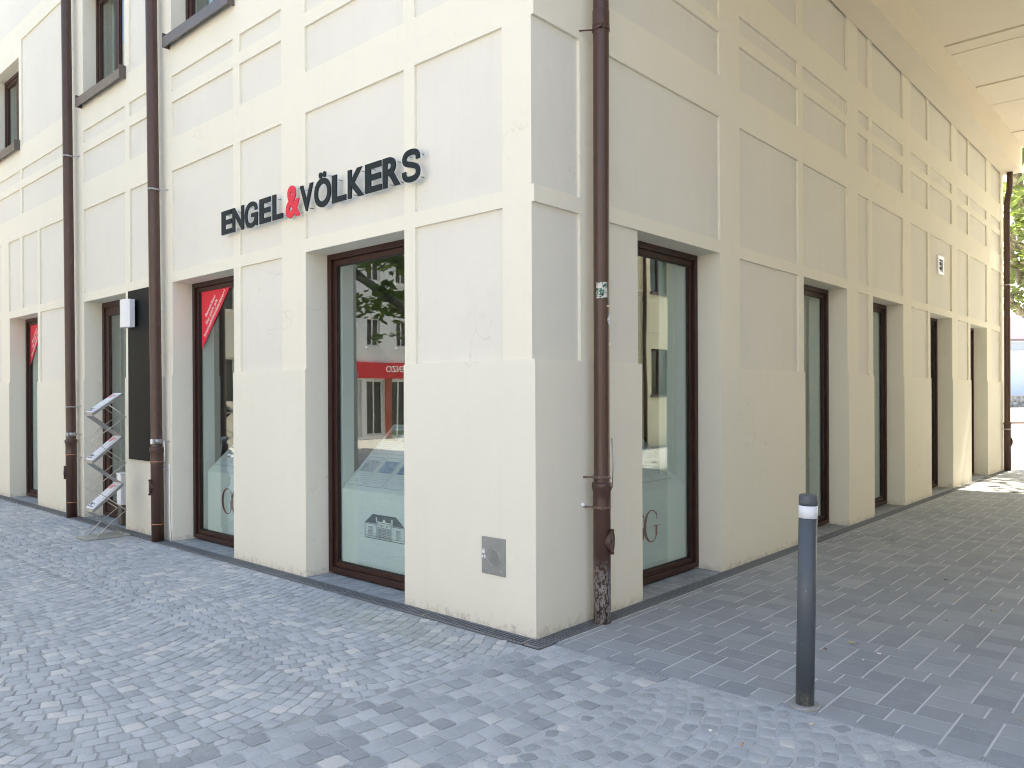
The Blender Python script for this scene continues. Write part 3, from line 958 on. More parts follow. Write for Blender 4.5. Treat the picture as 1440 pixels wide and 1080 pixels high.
# display cabinets behind the glass with sloping tops
def cabinet(label, tf, a, b, depth0=0.280, house=False, mono=None, rows=2):
    """a..b along the wall; white front, top sloping up and back"""
    t = thing("display_cabinet", label, "display cabinet", tf((a + b) / 2, 0.0, depth0), "white display cabinets behind the windows")
    o0 = Vector(t.location)
    def g(u, v, d):
        return Vector(tf(u, v, d)) - o0
    m = MB()
    zf, zb, db = 0.775, 1.33, depth0 + 0.60
    pts = [(0.02, depth0), (zf, depth0), (zb, db), (zb, db + 0.03), (0.02, db + 0.03)]
    for u in (a, b):
        m.face([g(u, z, d) for z, d in pts], 0)
    for i in range(len(pts)):
        p0, p1 = pts[i], pts[(i + 1) % len(pts)]
        m.face([g(a, *p0), g(b, *p0), g(b, *p1), g(a, *p1)], 0)
    m.build("cabinet_body", CABINET, t)
    if house:
        m = MB(); dd = depth0 - 0.0015
        HX = 2.197
        def h(x, z): return g(HX - x, z, dd)
        def h2(x, z): return g(HX - x, z, dd - 0.001)
        def h3(x, z): return g(HX - x, z, dd - 0.002)
        m.face([h(0, .505), h(0.535, .505), h(0.425, .585), (h(0.11, .585))], 0)
        for (x0, x1, z0, z1) in ((0, .535, .372, .378), (0, .535, .392, .395), (0, .006, .378, .505), (.529, .535, .378, .505), (.01, .525, .497, .501)):
            m.face([h2(x0, z0), h2(x1, z0), h2(x1, z1), h2(x0, z1)], 0)
        # light central bay over the roof
        for (x0, x1, z0, z1) in ((.16, .375, .498, .528), (.155, .172, .498, .56), (.363, .38, .498, .56)):
            m.face([h2(x0, z0), h2(x1, z0), h2(x1, z1), h2(x0, z1)], 1)
        m.face([h3(.165, .515), h3(.37, .515), h3(.37, .519), h3(.165, .519)], 0)
        arc = [(0.267 + 0.022 * math.cos(rad(q)), 0.528 + 0.024 * math.sin(rad(q))) for q in range(0, 181, 20)]
        m.face([h2(*q) for q in arc], 1)
        for x in (.165, .37):
            m.face([h3(x - .0015, .378), h3(x + .0015, .378), h3(x + .0015, .498), h3(x - .0015, .498)], 0)
        def win(x0, x1, z0, z1, nx, nz, c=0):
            for i in range(nx + 1):
                x = x0 + (x1 - x0) * i / nx
                m.face([h3(x - .0013, z0), h3(x + .0013, z0), h3(x + .0013, z1), h3(x - .0013, z1)], 0)
            for i in range(nz + 1):
                z = z0 + (z1 - z0) * i / nz
                m.face([g(HX - x0, z - .0012, dd - .003), g(HX - x1, z - .0012, dd - .003), g(HX - x1, z + .0012, dd - .003), g(HX - x0, z + .0012, dd - .003)], 0)
        win(.055, .105, .40, .475, 3, 6); win(.43, .48, .40, .475, 3, 6)
        for x in (.18, .243, .306):
            win(x, x + .05, .385, .475, 4, 7)
        for x in (.236, .30):
            m.face([h3(x - .009, .492), h3(x + .009, .492), h3(x, .478)], 0)
        m.build("house_emblem", [LOGOG, CABINET], t)
    if mono is not None:
        m = MB(); dd = depth0 - 0.0015
        sgn = -1 if tf is PL else 1
        for k, x in enumerate((0.0, 0.165)):
            off = dd - 0.0012 * k
            gee(m, x, lambda q, z, off=off: g(mono + sgn * q * 1.24, 0.335 + z, off), lambda q, z, off=off: g(mono + sgn * q * 1.24, 0.335 + z, off - 0.0005))
        m.build("monogram", LOGORED, t)
    # listing sheets in clear pockets on the slope
    sl = Vector((db - depth0, zb - zf)); Ls = sl.length; sl = sl / Ls
    nrm = Vector((-sl.y, sl.x))
    def q(u, along, lift):
        return tf(u, zf + sl.y * along + nrm.y * lift, depth0 + sl.x * along + nrm.x * lift)
    return q, Ls
SHEET_G = "printed property sheets on the sloping cabinet tops"
def pic_mat(i):
    cols = [((0.12, 0.22, 0.42), (0.30, 0.42, 0.55)), ((0.20, 0.30, 0.08), (0.45, 0.40, 0.38)), ((0.30, 0.33, 0.38), (0.55, 0.58, 0.62)), ((0.05, 0.10, 0.16), (0.16, 0.30, 0.50)), ((0.33, 0.22, 0.15), (0.45, 0.48, 0.50))]
    a, b = cols[i % 5]
    m = NT("listing_photo_print")
    m.color(m.mix(m.ramp(m.noise(22 + i * 3, 4, 0.7), [(0.42, 0), (0.58, 1)]), a, b)); m.rough(0.4)
    return m.m
PICS = [pic_mat(i) for i in range(5)]
POCKET = simple("clear_pocket_edge", (0.30, 0.42, 0.44), 0.3)
def sheet(q, u0, wid, al, ln, i, label):
    sg = -1
    C = Vector(q(u0, al, 0.004))
    t = thing("listing_sheet", label, "listing sheet", C, SHEET_G)
    m = MB()
    def P(u, a2, l): return Vector(q(u, a2, l)) - C
    m.face([P(u0, al, .004), P(u0 + wid, al, .004), P(u0 + wid, al + ln, .004), P(u0, al + ln, .004)], 0)
    for (a0, a1, b0, b1) in ((-.006, wid + .006, -.006, 0), (-.006, wid + .006, ln, ln + .006), (-.006, 0, 0, ln), (wid, wid + .006, 0, ln)):
        m.face([P(u0 + a0, al + b0, .006), P(u0 + a1, al + b0, .006), P(u0 + a1, al + b1, .006), P(u0 + a0, al + b1, .006)], 1)
    m.build("paper", [PAPER, POCKET], t)
    m = MB()
    m.face([P(u0 + .014, al + ln * .48, .0055), P(u0 + wid - .014, al + ln * .48, .0055), P(u0 + wid - .014, al + ln * .90, .0055), P(u0 + .014, al + ln * .90, .0055)], 0)
    m.build("picture", PICS[i % 5], t)
    m = MB()
    for k in range(5):
        z = al + ln * (.40 - k * .065)
        m.face([P(u0 + .02, z, .0055), P(u0 + wid * (.9 - .1 * (k % 3)), z, .0055), P(u0 + wid * (.9 - .1 * (k % 3)), z + .004, .0055), P(u0 + .02, z + .004, .0055)], 0)
    m.build("text_lines", simple("grey_print", (0.40, 0.45, 0.5), 0.6), t)
q, Ls = cabinet("white cabinet with sloping top and dark green house emblem in window nearest the corner", PL, 1.42, 2.53, house=True)
cols = [("left", 2.50), ("second", 2.27), ("third", 2.04), ("fourth", 1.81)]
cname = ["leftmost", "second from left", "third from left", "rightmost"]
look = ["with pale photo", "with blue toned photo", "with grey photo", "with dark photo", "with green and brown photo", "with grey toned photo", "with dark blue photo", "with brown photo"]
for r_ in range(2):
    for c_ in range(4):
        u = 2.50 - c_ * 0.262
        sheet(q, u - 0.225, 0.215, 0.05 + r_ * 0.385, 0.335, [2, 0, 3, 1, 1, 4, 0, 2][r_ * 4 + c_],
              "%s sheet in %s row on sloping cabinet top behind the house emblem window" % (cname[c_], ["lower", "upper"][r_]))
q, Ls = cabinet("white cabinet with red monogram in left shop window behind pale wall pillar", PL, 4.06, 5.06, mono=4.72)
for c_ in range(3):
    sheet(q, 5.03 - c_ * 0.30 - 0.27, 0.26, 0.10, 0.45, c_ + 1, "%s sheet on the cabinet top behind the red triangular poster" % ["leftmost", "middle", "rightmost"][c_])
q, Ls = cabinet("white cabinet with red monogram behind first window of the passage", PR, 1.39, 2.43, mono=1.555)
for c_ in range(3):
    sheet(q, 1.42 + c_ * 0.31, 0.27, 0.10, 0.40, c_, "%s sheet on cabinet behind first passage window" % ["nearest", "middle", "farthest"][c_])
sb = thing("storage_box", "small white box on dark base in the entrance doorway behind the literature stand", "box", (-6.865, 0.11, 0.012))
m = MB(); m.box((-0.065, -0.09, 0.245), (0.065, 0.09, 0.625)); bevel(m.build("box_body", LAMPW, sb), 0.006)
m = MB(); m.box((-0.072, -0.097, 0.625), (0.072, 0.097, 0.645)); bevel(m.build("lid", LAMPW, sb), 0.004)
m = MB(); m.box((-0.055, -0.08, 0.0), (0.055, 0.08, 0.245)); bevel(m.build("base", SILL, sb), 0.004)

# curtains
def curtain(label, tf, a, b, d, z0=0.03, z1=2.84):
    m = MB(); n = int((b - a) / 0.012)
    for k in range(n):
        u0, u1 = a + (b - a) * k / n, a + (b - a) * (k + 1) / n
        o0, o1 = 0.022 * math.sin(k * 0.62) + .006 * math.sin(k * .23), 0.022 * math.sin((k + 1) * 0.62) + .006 * math.sin((k + 1) * .23)
        m.face([tf(u0, z0, d + o0), tf(u1, z0, d + o1), tf(u1, z1, d + o1), tf(u0, z1, d + o0)], 0, True)
    tag(m.build("curtain", CURT), label, "curtain", "pale curtains behind the ground floor windows")
curtain("pale curtain hanging behind glass of the entrance door", PL, 6.70, 7.80, 0.47)
curtain("pale curtain behind leftmost ground floor window", PL, 9.93, 11.03, 0.47)
curtain("short curtain bundle at far edge of first passage window", PR, 2.20, 2.45, 0.40)
curtain("curtain behind second passage window, beyond the bollard", PR, 4.66, 5.74, 0.47)
curtain("curtain behind third passage window from the corner", PR, 6.96, 8.04, 0.47)
curtain("curtain behind fourth passage window, below the vent grille", PR, 9.72, 10.82, 0.47)
curtain("curtain behind last passage window near far downpipe", PR, 12.41, 13.53, 0.47)
curtain("narrow curtain at left edge of window with red monogram cabinet", PL, 4.72, 5.16, 0.95)

# ------------------------------------------------------------------ stickers on the corner pipe
def pipe_sticker(label, zc, hgt, ang0, ang1, mat, round_=False):
    m = MB(); c = axis(tA, bA, 6.2, zc); r = 0.0572
    n = 8
    for k in range(n):
        t0, t1 = rad(ang0 + (ang1 - ang0) * k / n), rad(ang0 + (ang1 - ang0) * (k + 1) / n)
        def hh(j):
            if not round_: return hgt / 2
            x = (j / n) * 2 - 1
            return hgt / 2 * math.sqrt(max(0.02, 1 - x * x)) * (1 + 0.06 * math.sin(j * 5))
        a0, a1 = hh(k), hh(k + 1)
        m.face([(c.x + r * math.cos(t0), c.y + r * math.sin(t0), zc - a0), (c.x + r * math.cos(t1), c.y + r * math.sin(t1), zc - a1),
                (c.x + r * math.cos(t1), c.y + r * math.sin(t1), zc + a1), (c.x + r * math.cos(t0), c.y + r * math.sin(t0), zc + a0)], 0, True)
    tag(m.build("sticker", mat), label, "sticker")
SM = NT("worn_sticker_print")
SM.color(SM.mix(SM.ramp(SM.noise(34, 4, 0.7), [(0.46, 0), (0.52, 1)]), SM.mix(SM.ramp(SM.noise(60, 3), [(0.45, 0), (0.55, 1)]), (0.01, 0.012, 0.012), (0.08, 0.25, 0.17)), (0.60, 0.57, 0.53)))
SM = SM.m
SW = NT("white_sticker_print"); SW.color(SW.mix(SW.ramp(SW.noise(70, 4), [(0.45, 0), (0.6, 1)]), (0.75, 0.76, 0.80), (0.32, 0.34, 0.42))); SW = SW.m
pipe_sticker("square black and green worn sticker on corner downpipe", 2.335, 0.112, -92, -10, SM)
pipe_sticker("round white torn sticker on right side of corner downpipe", 2.13, 0.085, -8, 52, SW, True)
pipe_sticker("thin beige tape strip above the round sticker on downpipe", 2.225, 0.014, -15, 45, simple("beige_tape", (0.6, 0.5, 0.38), 0.7))
pipe_sticker("tiny white sticker below the round one on corner downpipe", 1.96, 0.028, 14, 40, WHITEP, True)

# ------------------------------------------------------------------ literature stand
ST = thing("literature_stand", "folding zigzag aluminium literature stand with magazines outside the entrance", "literature stand", (-6.165, -0.40, 0.0))
x0, x1 = -0.12, 0.12
def yz(y, z): return (y + 0.40, z)
lev_f = [1.40, 0.86, 0.31]; lev_b = [1.63, 1.135, 0.59]
yf, yb = -0.565, -0.235
SHIFT = [0.0, 0.02, 0.05]
def panel(m, y0, z0, y1, z1, xa, xb, t=0.006, mi=0):
    d = Vector((y1 - y0, z1 - z0)).normalized(); n = Vector((-d.y, d.x)) * t
    c = []
    for x in (xa, xb):
        for (y, z) in ((y0, z0), (y1, z1), (y1 + n.x, z1 + n.y), (y0 + n.x, z0 + n.y)):
            c.append((x, y + 0.40, z))
    i = len(m.v); m.v.extend(c)
    for qd in ((0, 1, 2, 3), (7, 6, 5, 4), (0, 4, 5, 1), (1, 5, 6, 2), (2, 6, 7, 3), (3, 7, 4, 0)):
        m.f.append(tuple(i + k for k in qd)); m.mi.append(mi); m.sm.append(False); m.sh.append(.5)
for i in range(3):
    m = MB()
    panel(m, yf, lev_f[i], yb, lev_b[i], x0, x1)
    panel(m, yf - 0.008, lev_f[i] + 0.0, yf, lev_f[i] + 0.035, x0, x1)
    panel(m, yf, lev_f[i], yb, lev_b[i], x0 - 0.006, x0, 0.028); panel(m, yf, lev_f[i], yb, lev_b[i], x1, x1 + 0.006, 0.028)
    m.build("tray", ALU, ST)
nx = [1.135, 0.59, 0.02]
for i in range(3):
    m = MB()
    panel(m, yf + .01, lev_f[i] - 0.012, yb, nx[i] + 0.006, x0 + .006, x1 - .006, 0.005)
    if i == 2:
        m = MB()
        panel(m, yf + .01, lev_f[i] - 0.012, yb, nx[i] + 0.010, x0 + .006, x0 + .10, 0.005)
        panel(m, yf + .01, lev_f[i] - 0.012, yb, nx[i] + 0.010, x1 - .07, x1 - .006, 0.005)
    m.build("back_panel", ALU, ST)
m = MB(); m.box((x0 - .03, -0.26, 0.004), (x1 + .03, 0.22, 0.022)); bevel(m.build("base_plate", simple("pale_grey_base", (0.42, 0.43, 0.39), 0.45, 0.3), ST), 0.003)
for x in (x0 - 0.012, x1 + 0.012):
    m = MB()
    pth = [(-0.40, 1.515), (yb + .02, 1.38), (yf - .01, 1.12), (yb + .02, 0.845), (yf - .01, 0.575), (yb + .02, 0.30), (-0.40, 0.165), (-0.53, 0.024)]
    m.tube([(x, y + 0.40, z) for y, z in pth], 0.0070, 8)
    m.build("scissor_rod", STEEL, ST)
# magazines
MG = "magazines on the literature stand"
def magz(i, name):
    t = thing("magazine_stack", "stack of white magazines on %s shelf of the literature stand" % name, "magazines", (-6.165, -0.40, lev_f[i] + 0.1), MG)
    o0 = Vector((-6.16, -0.40, lev_f[i] + 0.1))
    d = Vector((yb - yf, lev_b[i] - lev_f[i])); L = d.length; d /= L; n = Vector((-d.y, d.x))
    def P(x, a, h):
        return (x, yf + d.x * a + n.x * h + 0.40, lev_f[i] + d.y * a + n.y * h - o0.z)
    m = MB()
    for k in range(3):
        h0, h1 = 0.007 + k * 0.009, 0.014 + k * 0.009
        xa, xb = x0 + .012 + .002 * k, x1 - .012 - .003 * ((k * 2) % 3)
        a0, a1 = 0.012 + .004 * k, L * (0.97 + .012 * k)
        c = [P(xa, a0, h0), P(xb, a0, h0), P(xb, a1, h0), P(xa, a1, h0), P(xa, a0, h1), P(xb, a0, h1), P(xb, a1, h1), P(xa, a1, h1)]
        b0 = len(m.v); m.v.extend(c)
        for qd in ((0, 3, 2, 1), (4, 5, 6, 7), (0, 1, 5, 4), (1, 2, 6, 5), (2, 3, 7, 6), (3, 0, 4, 7)):
            m.f.append(tuple(b0 + r for r in qd)); m.mi.append(0); m.sm.append(False); m.sh.append(.5)
    m.build("pages", PAPER, t)
    m = MB(); hh = 0.033
    def bar(xa, xb, a0, a1, mi):
        m.face([P(xa, a0, hh), P(xb, a0, hh), P(xb, a1, hh), P(xa, a1, hh)], mi)
    bar(x0 + .03, x0 + .125, L * .76, L * .90, 1); bar(x0 + .05, x0 + .10, L * .915, L * .945, 1); bar(x0 + .135, x0 + .165, L * .84, L * .90, 1)
    bar(x0 + .03, x0 + .16, L * .10, L * .13, 0); bar(x0 + .03, x0 + .09, L * .16, L * .24, 0); bar(x0 + .11, x0 + .14, L * .18, L * .23, 0)
    bar(x1 - .055, x1 - .047, L * .08, L * .92, 0)
    for k in range(7): bar(x0 + .03, x0 + .15 - .01 * (k % 3), L * (.32 + k * .06), L * (.335 + k * .06), 2)
    m.build("cover_print", [INKB, INKR, simple("pale_lilac_print", (0.55, 0.58, 0.75), 0.6)], t)
for i, nme in enumerate(("top", "middle", "bottom")): magz(i, nme)

# ------------------------------------------------------------------ bollard
bo = thing("bollard", "dark grey steel bollard with white reflective band at the passage mouth", "bollard", (1.757, 0.062, 0.0))
lean = 0.023
def bl(z): return (lean * 0.743 * z / 1.08, lean * 0.67 * z / 1.08, z)
m = MB()
m.tube([bl(0.0), bl(0.967)], 0.0455, 32)
m.build("post", BOLL, bo)
m = MB(); m.tube([bl(0.967), bl(0.9675), bl(1.030), bl(1.0305)], [0.0455, 0.0468, 0.0468, 0.0455], 32); m.build("reflective_band", REFL, bo)
m = MB(); m.tube([bl(1.0305), bl(1.045), bl(1.078), bl(1.086), bl(1.088)], [0.0455, 0.0462, 0.0462, 0.043, 0.038], 32); m.build("cap", BOLL, bo)
m = MB(); m.tube([(0, 0, -0.005), (0, 0, 0.010), (0, 0, 0.014)], [0.078, 0.076, 0.070], 28); m.build("base_collar", CONC, bo)

# ------------------------------------------------------------------ drain channels
def drain(label, L, tf, u0):
    t = thing("drain_channel", label, "drain", tf(u0, 0, 0), "slotted drain channels along the wall foot")
    o0 = Vector(t.location)
    m = MB()
    def g(u, v, d): return Vector(tf(u, v, d)) - o0
    d0, d1 = -0.145, -0.016
    m.box((u0, -0.012, d0), (L, 0.001, d0 + 0.010), 0, g)
    m.box((u0, -0.012, d1 - 0.010), (L, 0.001, d1), 0, g)
    u = u0
    k = 0
    while u < L:
        w = 0.011 if k % 31 else 0.024
        m.box((u, -0.007, d0 + 0.010), (u + w, 0.0, d1 - 0.010), 0, g)
        u += 0.031 if k % 31 else 0.044
        k += 1
    m.build("grate", IRON, t)
    m = MB(); m.face([g(u0, -0.011, d0), g(L, -0.011, d0), g(L, -0.011, d1), g(u0, -0.011, d1)], 0)
    m.build("trough", TROUGH, t)
drain("slotted iron drain channel along foot of the street front", 15.8, PL, 0.0)
drain("slotted iron drain channel along foot of the passage wall", 15.2, PR, -0.145)

# ------------------------------------------------------------------ ground
def flat(name, x0, y0, x1, y1, z, mat):
    m = MB(); m.face([(x0, y0, z), (x1, y0, z), (x1, y1, z), (x0, y1, z)], 0)
    return tag(m.build(name, mat), kind="structure")
flat("ground", -300, -300, 300, 300, -0.03, ASPH)
# joint sand sheets, cut round the drains
m = MB()
for q in ((-0.02, -9, 9, -0.16), (0.16, -0.16, 9.0, 0.03)):
    m.face([(q[0], q[1], -0.0048), (q[2], q[1], -0.0048), (q[2], q[3], -0.0048), (q[0], q[3], -0.0048)], 0)
tag(m.build("sett_joints", BED), kind="structure")
m = MB(); m.face([(-16, -9, -0.0052), (-0.02, -9, -0.0052), (-0.02, -0.16, -0.0052), (-16, -0.16, -0.0052)], 0)
tag(m.build("sett_joints", BED_L), kind="structure")
m = MB(); m.face([(0.150, 0.03, -0.0018), (9.09, 0.03, -0.0018), (9.09, 17.5, -0.0018), (0.150, 17.5, -0.0018)], 0)
tag(m.build("slab_joints", BED2), kind="structure")

# slabs of the passage
U, RW, X0, Y0 = 0.1815, 0.1715, 0.026, -0.022
m = MB()
rnd = random.Random(3)
def slab(xa, xb, ya, yb):
    xa = max(xa, 0.158); xb = min(xb, 9.08)
    if xb - xa < 0.03: return
    ga, gb = 0.0052, 0.0022
    x0_, x1_, y0_, y1_ = xa + ga, xb - ga, ya + gb, yb - gb
    z = rnd.uniform(-0.0004, 0.0004); c = 0.003
    sh = min(1, max(0, rnd.gauss(0.45, 0.2)))
    tl = rnd.uniform(-.0006, .0006)
    A = [(x0_, y0_, -.004), (x1_, y0_, -.004), (x1_, y1_, -.004), (x0_, y1_, -.004)]
    Mm = [(x0_, y0_, z - .0012), (x1_, y0_, z - .0012), (x1_, y1_, z - .0012), (x0_, y1_, z - .0012)]
    T = [(x0_ + c, y0_ + c, z + tl), (x1_ - c, y0_ + c, z - tl), (x1_ - c, y1_ - c, z - tl), (x0_ + c, y1_ - c, z + tl)]
    m.face(T, 0, False, sh)
    for lo_, hi_ in ((A, Mm), (Mm, T)):
        for k in range(4):
            m.face([lo_[k], lo_[(k + 1) % 4], hi_[(k + 1) % 4], hi_[k]], 0, False, sh)
for j in range(0, 103):
    ya = Y0 + j * RW; yb_ = ya + RW
    t = j % 4
    js = []
    for k in range(-4, 54):
        md = k % 4
        if t in (0, 2): js.append(k)
        elif t == 1:
            if md in (1, 2): js.append(k)
            if md == 3: js.append(k + 0.5)
        else:
            if md in (3, 0): js.append(k)
            if md == 1: js.append(k + 0.5)
    for a, b2 in zip(js, js[1:]):
        slab(X0 + a * U, X0 + b2 * U, ya, yb_)
tag(m.build("slab_paving", SLAB), kind="structure")

# granite setts
m = MB()
rnd = random.Random(11)
def sett(cx, cy, w, l, ang, shade=None, h=0.0, jit=0.006, rc=0.22):
    ca, sa = math.cos(ang), math.sin(ang)
    cor = [(-w / 2, -l / 2), (w / 2, -l / 2), (w / 2, l / 2), (-w / 2, l / 2)]
    cor = [(x + rnd.uniform(-jit, jit), y + rnd.uniform(-jit, jit)) for x, y in cor]
    ring = []
    for k in range(4):
        p, a, b = cor[k], cor[k - 1], cor[(k + 1) % 4]
        r1, r2 = rc * rnd.uniform(.6, 1.3), rc * rnd.uniform(.6, 1.3)
        la = math.hypot(a[0] - p[0], a[1] - p[1]); lb = math.hypot(b[0] - p[0], b[1] - p[1]); rr = min(w, l) * .5
        ring.append((p[0] + (a[0] - p[0]) * r1 * rr / la, p[1] + (a[1] - p[1]) * r1 * rr / la))
        ring.append((p[0] + (b[0] - p[0]) * r2 * rr / lb, p[1] + (b[1] - p[1]) * r2 * rr / lb))
    tx, ty = rnd.uniform(-.034, .034), rnd.uniform(-.034, .034)
    z = h + rnd.uniform(-.0022, .0018)
    def R(pt, s, dz, tilt=True):
        x, y = pt[0] * s, pt[1] * s
        return (cx + x * ca - y * sa, cy + x * sa + y * ca, z + dz + (x * tx + y * ty if tilt else 0))
    sh = shade if shade is not None else min(1, max(0, rnd.gauss(0.5, 0.24)))
    T = [R(q_, 0.86, 0.0) for q_ in ring]; Mi = [R(q_, 0.965, -0.0022) for q_ in ring]; Bt = [R(q_, 1.0, -0.012, False) for q_ in ring]
    i = len(m.v)
    m.v.extend(T); m.v.extend(Mi); m.v.extend(Bt)
    n = 8
    m.f.append(tuple(range(i, i + n))); m.mi.append(0); m.sm.append(True); m.sh.append(sh)
    for k in range(n):
        m.f.append((i + n + k, i + n + (k + 1) % n, i + (k + 1) % n, i + k)); m.mi.append(0); m.sm.append(True); m.sh.append(sh)
        m.f.append((i + 2 * n + k, i + 2 * n + (k + 1) % n, i + n + (k + 1) % n, i + n + k)); m.mi.append(0); m.sm.append(False); m.sh.append(sh)
# band of straight courses running out from the wall line
def band_l(y): return 0.10 + 0.085 * (y + 0.1)
def band_r(y): return 1.02 + 0.085 * (y + 0.1)
ncol = 8
for c_ in range(ncol):
    y = -0.018 - rnd.uniform(0, .012)
    while y > -7.5:
        l = rnd.uniform(0.098, 0.135)
        yc = y - l / 2
        wcol = (band_r(yc) - band_l(yc)) / ncol
        xc = band_l(yc) + wcol * (c_ + .5)
        xc += 0.008 * math.sin(yc * 3 + c_)
        if not (xc < 0.20 and yc > -0.22):
            sett(xc, yc, wcol - 0.006, l - 0.006, -0.085 + rnd.uniform(-.03, .03), min(1, max(0, rnd.gauss(0.40, 0.33))), jit=0.005, rc=.17)
        y -= l
# fans of setts elsewhere
grid = {}
def free(x, y, dmin):
    k = (int(math.floor(x / .1)), int(math.floor(y / .1)))
    for a in (-1, 0, 1):
        for b in (-1, 0, 1):
            for (px, py) in grid.get((k[0] + a, k[1] + b), ()):
                if (px - x) ** 2 + (py - y) ** 2 < dmin * dmin: return False
    return True
def add_grid(x, y): grid.setdefault((int(math.floor(x / .1)), int(math.floor(y / .1))), []).append((x, y))
W = 1.30; RAD = 1.08; PITCH_ = 0.094
def region(x, y):
    if y > -0.205 and x < 0.25: return False
    if y > -0.045: return False
    if x < band_l(y) - 0.042: return 1
    if x > band_r(y) + 0.045: return 2
    return False
for colm in range(-1, 7):
    v0 = -0.15 - (colm + 0.5) * W
    for n_ in range(0, 258):
        u0 = -15.2 + n_ * PITCH_ + (colm % 2) * PITCH_ * .5
        arc = math.asin(W / 2 / RAD)
        a = -arc + 0.02
        while a < arc:
            wd = rnd.uniform(0.082, 0.112)
            a += wd / 2 / RAD
            x = u0 + RAD * math.cos(a) - RAD * 0.8; y = v0 + RAD * math.sin(a)
            a += wd / 2 / RAD
            rg = region(x, y)
            if not rg or y < -8.8: continue
            if x > 8.5: continue
            if not free(x, y, 0.065): continue
            add_grid(x, y)
            gap = 0.005 if rg == 1 else 0.015
            dd = PITCH_ * (0.15 + 0.85 * math.cos(a))
            sett(x, y, dd - gap, wd - gap, a + rnd.uniform(-.07, .07), min(1, max(0.22 if rg == 1 else 0, rnd.gauss(0.66 if rg == 1 else 0.45, 0.20 if rg == 1 else 0.28))),
                 jit=0.007 if rg == 1 else 0.010, rc=.17 if rg == 1 else .30, h=0.0 if rg == 1 else -0.0008)
def region_m(x, y, k):
    return (y < -0.05 and not (y > -0.20 and x < 0.25)) and (x < band_l(y) - k or x > band_r(y) + k)
yy_ = -0.08
while yy_ > -7.5:          # small stones wedged where the fans meet
    xx_ = -13.0
    while xx_ < 7.0:
        if region_m(xx_, yy_, 0.030) and free(xx_, yy_, 0.074):
            add_grid(xx_, yy_)
            sett(xx_, yy_, rnd.uniform(.056, .070), rnd.uniform(.060, .078), rnd.uniform(-.8, .8), None, jit=.008, rc=.3, h=-.001)
        xx_ += 0.021
    yy_ -= 0.021
tag(m.build("sett_paving", SETT), kind="structure")

# narrow dark clinkers in the window recesses
m = MB()
def recess(tf, r):
    a, b = r[0] + 0.004, r[1] - 0.004
    u = a; 
    while u < b - 0.02:
        w = 0.052
        for d0, d1 in ((-0.012, 0.105), (0.107, 0.24)):
            z = rnd.uniform(-.001, .0015); sh = rnd.random()
            uu = u + (0.026 if d0 > 0 else 0)
            e = min(uu + w - .003, b)
            P = [tf(uu, z, d0), tf(e, z, d0), tf(e, z, d1), tf(uu, z, d1)]
            m.face(P, 0, False, sh)
            m.face([tf(uu, z, d0), tf(e, z, d0), tf(e, z - .02, d0), tf(uu, z - .02, d0)], 0, False, sh)
        u += w
for r in lo: recess(PL, r)
for r in ro: recess(PR, r)
tag(m.build("recess_paving", SLAB), kind="structure")

# ------------------------------------------------------------------ litter
def gpt(px, py):
    d = ((px - 720) / 1096.06) * ri2 - ((py - 558.37) / 1096.06) * up2 + fw
    t = -1.6 / d.z
    return (3.33014 + d.x * t, -3.91206 + d.y * t)
def leaf(px, py, size, mat, label, ang):
    x, y = gpt(px, py)
    m = MB(); rn = random.Random(int(px))
    n = 9; c = (0, 0, 0.012 * size / 0.05)
    ring = []
    for k in range(n):
        t = 2 * math.pi * k / n
        r = size * (0.5 if k % 2 else 1.0) * rn.uniform(.75, 1.1) * (1.3 if k == 0 else 1) * .6
        ring.append((r * math.cos(t), r * math.sin(t) * .75, rn.uniform(0.001, 0.02) * size / .05))
    for k in range(n):
        m.face([c, ring[k], ring[(k + 1) % n]], 0)
    o = m.build("fallen_leaf", mat, None, (x, y, 0.003)); o.rotation_euler = (0, 0, ang)
    tag(o, label, "leaf", "fallen leaves on the passage paving")
leaf(1199, 906, 0.05, LEAFDRY, "curled pale leaf on slabs right of the bollard", 0.4)
leaf(1396, 861, 0.045, LEAFDRY, "curled leaf on slabs at right edge, level with bollard middle", 1.9)
leaf(1161, 914, 0.035, simple("red_brown_leaf", (0.22, 0.07, 0.05), 0.7), "small red brown leaf just right of the bollard", 2.6)
leaf(1330, 817, 0.035, LEAFDARK, "small dark leaf far out on the passage slabs", 0.9)
leaf(1254, 761, 0.045, LEAFDARK, "dark leaf lying farthest from camera near the wall", 1.2)
leaf(1345, 847, 0.045, LEAFDRY, "thin dry leaf in middle of the passage paving", 2.2)
leaf(1330, 874, 0.025, LEAFDARK, "tiny dark leaf between two slab joints", 0.1)
leaf(1434, 1014, 0.035, LEAFDRY, "yellowish leaf at lower right edge of the slabs", 1.4)
leaf(1427, 694, 0.07, LEAFDARK, "dark leaf near the sunlit passage end", 1.0)
def bit(px, py, l, w, mat, name, label, cat, ang):
    x, y = gpt(px, py)
    m = MB()
    m.tube([(-l / 2, 0, w), (l / 2, 0, w)], w, 8)
    o = m.build(name, mat, None, (x, y, 0.001)); o.rotation_euler = (0, 0, ang)
    tag(o, label, cat)
bit(1142, 1019, 0.024, 0.004, simple("cigarette_paper", (0.70, 0.60, 0.45), 0.7), "cigarette_butt", "cigarette butt on setts in front of the bollard foot", "cigarette butt", 1.2)
bit(1236, 920, 0.022, 0.004, WHITEP, "cigarette_butt", "white cigarette butt on slabs right of the pale leaf", "cigarette butt", 0.2)
bit(1214, 929, 0.008, 0.004, WHITEP, "gum_lump", "tiny white lump on slabs below the curled pale leaf", "litter", 0.2)
bit(999, 1029, 0.014, 0.006, WHITEP, "paper_scrap", "small white scrap on setts left of bollard", "litter", 0.7)
